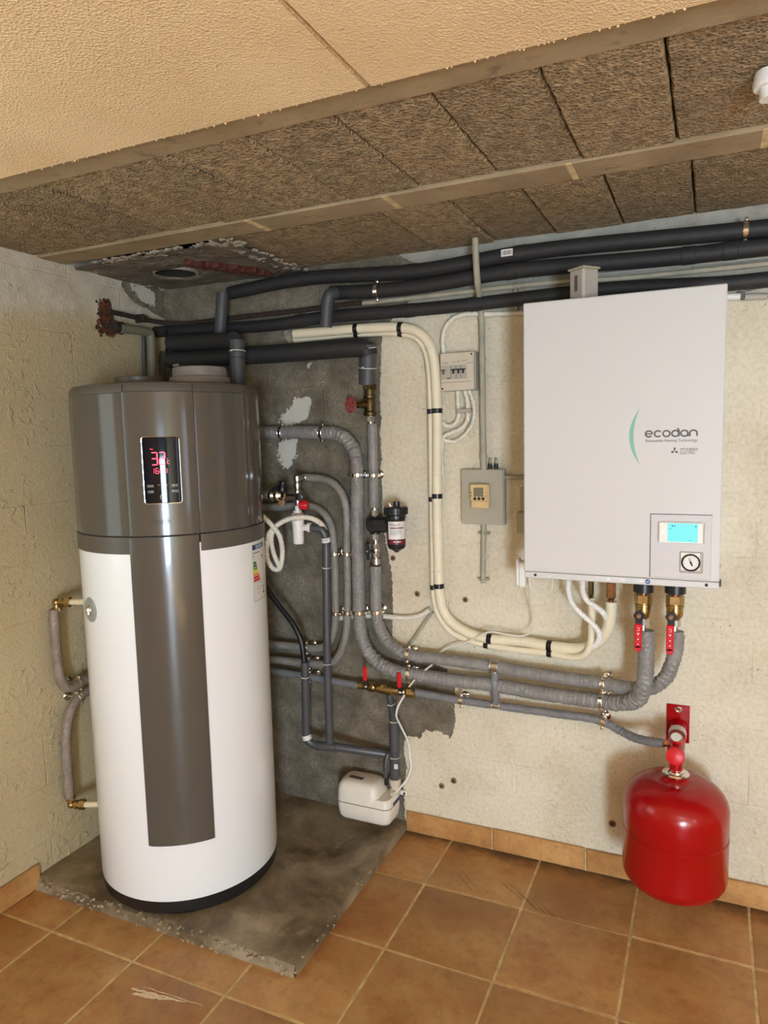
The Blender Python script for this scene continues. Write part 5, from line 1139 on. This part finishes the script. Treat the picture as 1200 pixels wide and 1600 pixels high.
for tt, pp, rr_, L in ((t1, p1, r1, ((645, 425), (815, 397), (473, 437))), (t2_, p2, r2_, ((1072, 400), (1140, 392), (800, 424))), (t3, p3, r3, ((470, 502), (640, 485), (743, 475)))):
    for u, v in L:
        c, tg = path_at(pp, W(u, v, TO)); mb = MB(); mb.lathe([(rr_*0.98, -0.02), (rr_+0.0015, -0.018), (rr_+0.0015, 0.018), (rr_*0.98, 0.02)], c, tg, 24, cap=False); obj('foam_joint', mb, 'black_rubber', tt)
clamp(t1, p1, W(1166, 360, TO), r1, disc=False); clamp(t2_, p2, W(592, 453, TO), r2_, disc=False)
mb = MB(); c, tg = path_at(p1, W(795, 402, TO)); q_ = c+Vector((0, -r1-0.0008, 0.002)); mb.box(q_.x-0.020, q_.x+0.018, q_.y, q_.y+0.003, q_.z-0.010, q_.z+0.012, R=Matrix.Rotation(0.0, 3, 'Y')); st = obj('barcode_sticker', mb, 'paper', t1)
mb = MB()
for k in range(8): mb.box(q_.x-0.016+0.004*k, q_.x-0.0145+0.004*k+0.0006*(k % 3), q_.y-0.0004, q_.y, q_.z-0.006, q_.z+0.008)
obj('barcode_bars', mb, 'ink', st)
run('insulated_drop_pipe', 'short dark foam sleeved pipe dropping from the end of the topmost black pipe', pix([(348, 458, .11), (346, 490, .11), (343.5, 525, .10)]), 19, 'grey_foam')
run('insulated_drop_pipe', 'short dark foam elbow dropping from the second black pipe', pix([(524, 458, .10), (515, 461, .125), (512, 472, .125), (509, 511, .12)]), 19, 'grey_foam')
tb1, pb1, rb1 = run('insulated_main_pipe', 'thick black insulated pipe running right to the elbow above the red handwheel valve', pix([(266, 562, .15), (300, 561, .14), (380, 556, .12), (470, 550, .10), (555, 543.5, .085), (571, 545, .08), (576, 556, .075)]), 29, body='foam_sleeve')
t, p_, r_ = run('insulated_elbow_sleeve', 'dark grey foam sleeve over the elbow above the red handwheel valve', pix([(574, 538, .08), (575, 548, .075), (574.5, 575, .065), (574, 601, .06)]), 27, 'grey_foam')
tie(t, p_, W(574, 574, .065), r_); tie(t, p_, W(574, 541, .08), r_)
t, p_, r_ = run('insulated_main_pipe', 'black insulated stub pipe above the heater, behind the dark vertical sleeve', pix([(266, 536, .17), (300, 535, .18), (350, 532, .22), (366, 531, .245)]), 25, body='foam_sleeve')
t, p_, r_ = run('insulated_riser_pipe', 'dark foam sleeved vertical pipe entering the top of the heater', pix([(371, 532, .25), (371, 560, .255), (372, 590, .26), (372, 607, .262)]), 23.5, 'grey_foam')
tie(t, p_, W(371, 547, .25), r_*1.05); band(t, 'foam_joint', p_, W(371, 562, .255), r_, 0.003, 'black')
mb = MB(); c, tg = path_at(pb1, W(281, 568, .15)); q_ = c+Vector((-0.0, -rb1*0.8, -rb1*0.62)); mb.box(q_.x-0.014, q_.x+0.014, q_.y-0.001, q_.y+0.001, q_.z-0.008, q_.z+0.008, R=Matrix.Rotation(-0.6, 3, 'X')); obj('pipe_sticker', mb, 'box_side', tb1)
# thin runs
t, p_, r_ = mkpipe('electrical_conduit', 'thin ivory rigid conduit between the second and third black pipes', ext([(529, 478), (640, 466), (799, 448), (901, 438), (957, 436), (1200, 412)], .035), wpx=8.5, mat='pvc', n=12)
mb = MB(); c, tg = path_at(p_, W(803, 447, .035)); mb.torus(c, tg, r_+0.002, 0.003, 16, 6); mb.box(c.x-0.006, c.x+0.004, c.y, -0.001, c.z-0.075, c.z+0.012, 0.002); obj('cable_bracket', mb, 'pvc', t)
mkpipe('grey_conduit', 'very thin grey pipe between the two topmost black pipes', ext([(640, 438), (920, 401), (1200, 372)], .03), wpx=5, mat='pvc', n=10)
mkpipe('thin_wire', 'thin grey cable just above the ivory conduit', ext([(560, 472), (640, 461), (799, 444), (901, 432), (1200, 402)], .02), cat='cable', wpx=3, mat='box_side', n=8)
t, p_, r_ = mkpipe('iron_pipe', 'thin rusty iron pipe turning the corner from the left wall', [WL(170, 487, .04), WL(190, 491, .04), WL(240, 502, .05), W(280, 506, .05), W(361, 497, .04), W(478, 484, .04), W(529, 477, .04), W(566, 473, .04)], wpx=7.5, mat='rust', n=10)
mb = MB(); c = WL(224, 498, .045); mb.cyl(c+Vector((0, -0.012, 0)), c+Vector((0, 0.012, 0)), 0.014, 10); mb.box(c.x-0.04, c.x+0.004, c.y-0.006, c.y+0.006, c.z-0.014, c.z+0.018, 0.003); obj('pipe_bracket', mb, 'rust', t)
mb = MB(); rnd = random.Random(21)
for k in range(60): q_ = WL(152+rnd.uniform(0, 22), 468+k*0.95, 0.004); lump(mb, (rnd.uniform(-0.007, 0.003), q_.y+rnd.uniform(-.006, .012), q_.z+rnd.uniform(-.01, .01)), rnd.uniform(0.004, 0.011), 1.0)
M['rubble'] = simple('rusty_rubble', srgb(84, 54, 36), 0.9, vary=0.8, nscale=90)
tag(obj('wall_sleeve', mb, 'rubble'), 'rusty broken-out hole in the left wall around two pipes', 'wall sleeve')
mb = MB(); a, b = WL(176, 510, .04), WL(190, 513, .04); mb.cyl(a, b, 0.024, 14, 0.020); mb.torus(b, b-a, 0.021, 0.004, 16, 6); tag(obj('iron_socket', mb, 'rust'), 'rusty socket where the greenish pipe leaves the left wall', 'pipe fitting')
pg = [WL(188, 513, .05), WL(210, 515.5, .055), WL(226, 518, .06)]
t, p_, r_ = mkpipe('waste_pipe', 'greenish grey plastic pipe from the left wall turning down behind the heater', pg+[WL(234, 521, .062), WL(236, 532, .062), WL(237, 560, .062), WL(239, 640, .062), WL(240, 800, .062)], wpx=14, mat='pvc_green', n=18)
mkpipe('waste_pipe', 'narrow dark grey pipe in the corner behind the greenish pipe', [WL(224, 524, .02), WL(226, 640, .02), WL(228, 800, .02)], wpx=6, mat='drain', n=12)
mkpipe('corner_cable', 'thin black cable hanging down in the wall corner', pix([(258, 505, .06), (261, 530, .10), (260, 555, .12), (257, 580, .13), (257, 640, .12)]), cat='cable', wpx=4.5, mat='black', n=8)

# ---- main vertical conduit, control box
t, p_, r_ = mkpipe('rigid_conduit', 'grey-beige rigid conduit dropping from the ceiling to the grey control box', pix([(742.5, 372, .16), (744, 410, .15), (746, 440, .12), (750, 470, .05), (752.5, 500, .025), (753.5, 560, .022), (754.5, 650, .022), (756, 736, .022)]), wpx=9.8, mat='pvc', n=16)
for u, v in ((753.5, 557), (755, 716)): clamp_ = band(t, 'conduit_clip', p_, W(u, v, .022), r_+0.001, 0.012, 'pvc')
fB_ = W(721.5, 734, .03); gB = W(786.5, 819, .03); bx0, bx1 = W(721.5, 776, .03).x, W(788, 776, .03).x; bz0, bz1 = W(755, 819.5, .03).z, W(755, 733.5, .03).z
cb_ = thing('control_enclosure', 'flat grey painted metal control box on the cream wall', 'control box', ((bx0+bx1)/2, 0, bz0))
mb = MB(); mb.box(bx0, bx1, -0.028, 0, bz0, bz1, 0.002); obj('enclosure_body', mb, 'greybox', cb_)
mb = MB(); mb.box(bx0-0.001, bx1-0.004, -0.032, -0.026, bz0, bz1, 0.0015); obj('cover_plate', mb, 'greybox', cb_)
for u in (766, 775.5):
    c = W(u, 733, .018); mb = MB(); mb.cyl(c, c+Vector((0, 0, 0.020)), 0.0065, 12); mb.hexn(c+Vector((0, 0, 0.006)), c+Vector((0, 0, 0.012)), 0.0085); g_ = obj('cable_gland', mb, 'black', cb_)
    mb = MB(); mb.cyl(c+Vector((0, 0, 0.019)), c+Vector((0, 0, 0.032)), 0.0038, 10); mb.ball(c+Vector((0, 0, 0.034)), 0.0045, 10); obj('gland_tip', mb, 'steel', g_)
qx0, qx1 = W(734.5, 775, .06).x, W(763.5, 775, .06).x; qz0, qz1 = W(749, 794.5, .06).z, W(749, 756.5, .06).z
pr = thing('heating_programmer', 'small beige programmer with lcd on the grey control box', 'thermostat', ((qx0+qx1)/2, -0.032, qz0))
zm = qz0+(qz1-qz0)*0.30
mb = MB(); mb.box(qx0+0.003, qx1-0.001, -0.056, -0.032, qz0, qz1-0.002, 0.003); obj('base_shell', mb, 'beige', pr)
mb = MB(); mb.box(qx0, qx1-0.005, -0.062, -0.050, zm+0.001, qz1, 0.003); mb.box(qx0+0.003, qx1-0.003, -0.060, -0.050, qz0, zm, 0.003); obj('front_cover', mb, 'beige', pr)
mb = MB(); mb.box(qx0+0.013, qx1-0.018, -0.0626, -0.060, zm+0.016, qz1-0.012, 0.0005); obj('lcd_window', mb, 'lcd', pr)
for k in range(3):
    mb = MB(); cx2 = qx0+0.018+0.0145*k; mb.lathe([(0.0058, 0), (0.005, 0.003)], (cx2, -0.0618, zm+0.009), (0, -1, 0), 14); obj('push_button', mb, 'ink_black', pr)
for k, (dx, dz) in enumerate(((0.005, 0.018), (0.005, 0.030), (-0.011, 0.018), (-0.011, 0.030))):
    mb = MB(); xx = qx0+dx if dx > 0 else qx1+dx; mb.lathe([(0.0022, 0), (0.0018, 0.0012)], (xx, -0.0618, zm+dz), (0, -1, 0), 8); obj('small_key', mb, 'ink_black', pr)
t, p_, r_ = mkpipe('rigid_conduit', 'short rigid conduit hanging below the grey control box', pix([(756, 818, .02), (755.5, 860, .02), (755, 911, .02)]), wpx=8, mat='pvc', n=14)
for u, v in ((756, 836), (755, 907)):
    mb = MB(); c, tg = path_at(p_, W(u, v, .02)); mb.torus(c, tg, r_+0.001, 0.003, 16, 6)
    for s_ in (-1, 1): mb.box(c.x+s_*(r_+0.006)-0.005, c.x+s_*(r_+0.006)+0.005, c.y-0.002, c.y+0.019, c.z-0.005, c.z+0.005, 0.002)
    obj('conduit_clip', mb, 'pvc', t)
mkpipe('rigid_conduit', 'short horizontal conduit between the grey control box and the wall unit', pix([(787, 745.5, .015), (835, 745.5, .015)]), wpx=7, mat='pvc', n=12)
x0_, x1_ = W(807, 815, .04).x, W(840, 815, .04).x; mb = MB(); mb.box(x0_, x1_, -0.04, 0, W(810, 833, .04).z, W(810, 800, .04).z, 0.003); mb.box(x0_+0.01, x1_, -0.03, 0, W(810, 800, .04).z, W(810, 762, .04).z, 0.003)
tag(obj('junction_box', mb, 'greybox'), 'grey metal box half hidden behind the left edge of the wall unit', 'junction box')

# ---- breaker box
ux0, ux1 = W(688.5, 580, .05).x, W(741, 580, .05).x; uz0, uz1 = W(715, 610, .05).z, W(715, 550.5, .05).z
bx = thing('breaker_box', 'ivory plastic breaker box with four switches beside the looping ivory lines', 'breaker box', ((ux0+ux1)/2, 0, uz0))
mb = MB(); mb.box(ux0+0.002, ux1+0.002, -0.038, 0, uz0-0.001, uz1+0.001, 0.002); obj('back_box', mb, 'box_side', bx)
mb = MB(); mb.box(ux0, ux1, -0.054, -0.036, uz0, uz1, 0.003); fb = obj('front_cover', mb, 'offwhite', bx)
hz = uz1-uz0; wz = ux1-ux0
mb = MB(); mb.box(ux0+0.002, ux1-0.010, -0.0548, -0.053, uz0+hz*0.215, uz0+hz*0.225); mb.box(ux0+wz*0.78, ux1-0.002, -0.0548, -0.053, uz0+hz*0.70, uz0+hz*0.71); obj('cover_line', mb, 'ink', fb)
mb = MB(); mb.box(ux0+wz*0.03, ux0+wz*0.79, -0.0556, -0.053, uz0+hz*0.30, uz0+hz*0.665, 0.0005); rw = obj('breaker_row', mb, 'box_side', bx)
for a, mt in ((0.10, 'ink'), (0.40, 'ink_black'), (0.55, 'ink_black'), (0.69, 'ink_black')):
    mb = MB(); xx = ux0+wz*a; mb.box(xx-wz*0.068, xx+wz*0.068, -0.0595, -0.055, uz0+hz*0.53, uz0+hz*0.565, 0.001); mb.box(xx-wz*0.03, xx+wz*0.03, -0.0585, -0.055, uz0+hz*0.44, uz0+hz*0.54, 0.001); obj('breaker_switch', mb, mt, bx)
mb = MB()
for a in (0.325, 0.475, 0.62): mb.box(ux0+wz*a-0.0008, ux0+wz*a+0.0008, -0.0560, -0.0554, uz0+hz*0.31, uz0+hz*0.655)
mb.box(ux0+wz*0.2, ux0+wz*0.3, -0.0562, -0.0554, uz0+hz*0.315, uz0+hz*0.345); obj('breaker_print', mb, 'ink', rw)
mb = MB(); fw_ = lambda X, Z_: (X, -0.0545, Z_); rnd = random.Random(9)
for a0, a1, zz in ((0.06, 0.24, 0.735), (0.35, 0.45, 0.745), (0.51, 0.60, 0.755), (0.63, 0.81, 0.775)):
    n = 13 if a1-a0 > .12 else 7
    ribbon(mb, [(ux0+wz*(a0+(a1-a0)*k/n), uz0+hz*(zz+0.018*math.sin(k*2.1)+rnd.uniform(-.012, .012))) for k in range(n+1)], 0.0011, fw_)
obj('pen_scribble', mb, 'ink_black', fb, smooth=False)
for a, b in ((0.93, 0.93), (0.06, 0.06)):
    mb = MB(); mb.lathe([(0.0035, 0), (0.003, 0.0008)], (ux0+wz*a, -0.0540, uz0+hz*b), (0, -1, 0), 12); obj('cover_screw', mb, 'ink_black', fb)
CO = .022
mkpipe('corrugated_conduit', 'ivory corrugated conduit arching from the breaker box towards the wall unit', pix([(693.5, 556, CO), (692, 532, CO), (695, 514, CO), (704, 501, CO), (718, 493, CO), (733, 490.5, CO), (760, 490.5, CO), (790, 490, CO), (830, 488, CO)]), wpx=8.5, mat='conduit', style='corr')
c2, pc2, rc2 = mkpipe('corrugated_conduit', 'first ivory corrugated conduit from the left looping below the breaker box', pix([(715, 606, CO), (716, 634, CO), (717, 648, CO), (712, 661, CO), (701, 666, CO), (690, 660, CO)]), wpx=7.6, mat='conduit', style='corr')
mkpipe('corrugated_conduit', 'middle ivory corrugated conduit below the breaker box turning down beside the ivory lines', pix([(725, 606, CO), (730, 625, CO), (731, 642, CO), (730, 657, CO), (721, 669, CO), (706, 676, CO), (695, 681, CO), (691, 693, CO), (691, 745, CO)]), wpx=7.4, mat='conduit', style='corr')
mkpipe('corrugated_conduit', 'outermost ivory corrugated conduit looping below the breaker box', pix([(731, 606, CO), (738, 622, CO), (741.5, 642, CO), (738, 662, CO), (726, 680, CO), (710, 690, CO), (695, 688, CO)]), wpx=7.4, mat='conduit', style='corr')
mb = MB(); a, b = W(713, 645, .028), W(736, 636, .028); mb.box(a.x, b.x, -0.034, -0.004, a.z-0.002, b.z-0.004, 0.004); obj('saddle_clip', mb, 'box_side', c2)
mkpipe('corrugated_conduit', 'ivory corrugated conduit running behind the grey pipes to the ivory lines', pix([(528, 966, .018), (556, 963, .018), (588, 962, .018), (612, 964, .018), (634, 965.5, .018), (656, 962, .018), (672, 953, .02)]), wpx=8.5, mat='conduit', style='corr')
mkpipe('flat_grey_strip', 'pale grey strip slanting down behind the wrapped pipes', pix([(676, 956, .012), (660, 978, .012), (638, 1010, .012)]), cat='cable', wpx=5, mat='pvc', n=8)  # thin pale grey tube drawn as a slanting strip
mkpipe('corrugated_conduit', 'left white corrugated conduit hanging under the wall unit', pix([(889, 897, .14), (888.5, 925, .14), (895, 944, .14), (909, 960, .14), (924, 973, .14), (935, 987, .13), (936, 998, .12), (928, 1010, .10)]), wpx=9.5, mat='white', style='corr')
mkpipe('corrugated_conduit', 'right white corrugated conduit hanging under the wall unit', pix([(911, 900, .14), (911, 924, .14), (917, 938, .14), (931, 948, .14), (942, 957, .13), (948, 968, .10), (948, 978, .085)]), wpx=9.5, mat='white', style='corr')
# white cable loops by the unit
t = thing('white_junction_box', 'small white plastic box at the lower left corner of the wall unit', 'junction box', tuple(W(813, 917, .20)))
a, b = W(807, 916, .20), W(822, 875, .20); mb = MB(); mb.box(a.x, a.x+0.012, -0.21, -0.18, a.z+0.004, b.z+0.004, 0.003); obj('box_lid', mb, 'white', t)
mb = MB(); mb.box(a.x+0.010, a.x+0.032, -0.214, -0.17, a.z, b.z-0.004, 0.004); obj('box_body', mb, 'white', t)
mkpipe('white_cable', 'thin white cable hanging from the small white box down onto the ivory lines', pix([(826, 905, .19), (828.5, 940, .12), (834, 966, .08), (832, 985, .066), (817, 993.5, .064), (790, 991, .064), (765, 987.5, .064), (749, 993, .062), (728, 1004, .05), (697, 1013, .03), (687, 1020, .03)]), cat='cable', wpx=3.2, mat='conduit', n=8)
mkpipe('white_cable', 'larger loop of thin white cable under the corner of the wall unit', pix([(827, 903, .22), (829, 917, .22), (840, 927, .22), (852, 929, .22), (862, 921, .22), (863, 903, .22)]), cat='cable', wpx=2.6, mat='conduit', n=8)
mkpipe('white_cable', 'smaller loop of thin white cable under the corner of the wall unit', pix([(830, 903, .20), (838, 914, .20), (848, 917, .20), (857, 908, .20), (859, 903, .20)]), cat='cable', wpx=2.4, mat='conduit', n=8)
for (u0, v0, u1, v1, lb) in ((664, 1047, 675, 1039, 'bit of white cable showing between the two grey wrapped pipes'), (639, 1073, 648, 1062, 'bit of white cable poking up over the right end of the double valve')):
    mb = MB(); mb.tube([W(u0, v0, .09), W(u1, v1, .09)], 0.0035, 8); tag(obj('cable_end', mb, 'conduit'), lb, 'cable')
# right edge cable ducts
for (u0, u1, nm, lab) in ((1128, 1157, 'white_duct', 'short bright white plastic conduit end right of the wall unit'), (1164, 1199, 'grey_duct', 'pale grey conduit sleeve at the right edge of the view')):
    a, b = W(u0, 464, .03), W(u1, 463, .03); mb = MB(); mb.cyl(a, b, 0.0098, 16); o = obj(nm, mb, 'white' if nm[0] == 'w' else 'box_side'); tag(o, lab, 'conduit')
a, b = W(1150, 464, .025), W(1260, 461, .025); mb = MB(); mb.cyl(a, b, 0.006, 12); mb.box(W(1160, 464, .02).x-0.006, W(1160, 464, .02).x+0.006, -0.035, -0.001, a.z-0.008, a.z+0.014, 0.002); tag(obj('dark_conduit', mb, 'ink'), 'dark clip and conduit joining the white and grey duct ends', 'conduit')
mkpipe('thin_wire', 'thin grey cable slanting up at the right edge beside the duct ends', pix([(1150, 461, .03), (1175, 455, .03), (1200, 447, .03), (1260, 430, .03)]), cat='cable', wpx=3, mat='box_side', n=8)
c = WZ(1204, 137, ZC-0.03); mb = MB(); mb.lathe([(0.028, 0), (0.030, 0.006), (0.026, 0.028)], (c.x, c.y, ZC-0.03), (0, 0, 1), 24); mb.cyl((c.x, c.y, ZC-0.05), (c.x, c.y, ZC-0.028), 0.018, 18)
tag(obj('ceiling_socket', mb, 'white'), 'white round ceiling fitting at the right edge of the blocks', 'ceiling fitting')

# ---- left wall pipes behind the heater
XO = .055
H_ = [WL(84, 952, XO), WL(86, 990, XO), WL(90, 1035, XO), WL(95, 1062, XO), WL(104, 1074, XO), WL(119, 1070, XO), WL(138, 1060, XO), WL(175, 1046, XO)]
t, p_, r_ = mkpipe('sleeved_side_pipe', 'brownish grey sleeved pipe on the left wall curving down from the upper brass elbow', H_, wpx=15.5, mat='wrap_brown', style='wrap', amp=0.02, seed=40)
clamp(t, p_, WL(124, 1067, XO), r_, wall=Vector((-1, 0, 0)))
G_ = [WL(108, 1246, XO), WL(105, 1200, XO), WL(103, 1160, XO), WL(106, 1125, XO), WL(115, 1100, XO), WL(130, 1084, XO), WL(150, 1072, XO), WL(178, 1060, XO)]
t, p_, r_ = mkpipe('sleeved_side_pipe', 'brownish grey sleeved pipe on the left wall curving up from the lower brass elbow', G_, wpx=15.5, mat='wrap_brown', style='wrap', amp=0.02, seed=44)
clamp(t, p_, WL(124, 1092, XO), r_, wall=Vector((-1, 0, 0)))
for (lab, u, v, s_) in (('upper brass elbow with a stub pipe entering the heater side', 88, 941, 1), ('lower brass elbow with a stub pipe entering the heater side', 111, 1257, -1)):
    e = WL(u, v, XO); t = thing('brass_elbow', lab, 'pipe fitting', tuple(e)); tgt = Vector((HX-0.30, HY-0.12, e.z)); d = (tgt-e); d.z = 0; d.normalize()
    mb = MB(); mb.ball(e, 0.014, 16); mb.cyl(e, e+Vector((0, 0, -0.03*s_)), 0.012, 16); mb.hexn(e+Vector((0, 0, -0.018*s_)), e+Vector((0, 0, -0.030*s_)), 0.017); mb.cyl(e, e+d*0.05, 0.011, 16); mb.hexn(e+d*0.014, e+d*0.026, 0.016); mb.hexn(e+d*0.032, e+d*0.050, 0.019); obj('elbow_body', mb, 'brass', t)
    mb = MB(); mb.cyl(e+d*0.045, e+d*((tgt-e).length), 0.0105, 14); obj('stub_pipe', mb, 'plain', t)

# ---- screw plugs left in the wall
M['plug'] = simple('rust_stained_plug', srgb(128, 98, 78), 0.8, vary=0.3, nscale=120)
for k, (u, v, r0, lab) in enumerate(((652, 928, .0095, 'rusty wall plug left of the looping ivory lines'), (620, 796, .0, ''), (727, 937, .009, 'rusty wall plug right of the looping ivory lines'), (690, 1228, .0095, 'lower left rusty wall plug of the pair above the skirting'), (709, 1220, .010, 'upper right rusty wall plug of the pair above the skirting'), (957, 1287, .0105, 'rusty wall plug left of the expansion tank'), (614, 872, .009, 'rusty wall plug right of the small isolating valve'), (498, 868, .006, 'small dark plug hole left of the siphon drain'))):
    if r0 == 0: continue
    p = W(u, v, 0); t = thing('wall_plug', lab, 'wall plug', (p.x, 0, p.z))
    mb = MB(); mb.lathe([(r0*1.2, 0), (r0*1.1, 0.0025), (r0*0.55, 0.004), (r0*0.45, 0.001)], (p.x, 0, p.z), (0, -1, 0), 14); obj('plug_rim', mb, 'plug', t)
    mb = MB(); mb.lathe([(r0*0.5, 0), (r0*0.45, 0.0018)], (p.x, 0, p.z), (0, -1, 0), 10); obj('screw_hole', mb, 'dark', t)
print('objects', len(SC.objects), 'tris', sum(len(o.data.polygons) for o in SC.objects if o.type == 'MESH'))
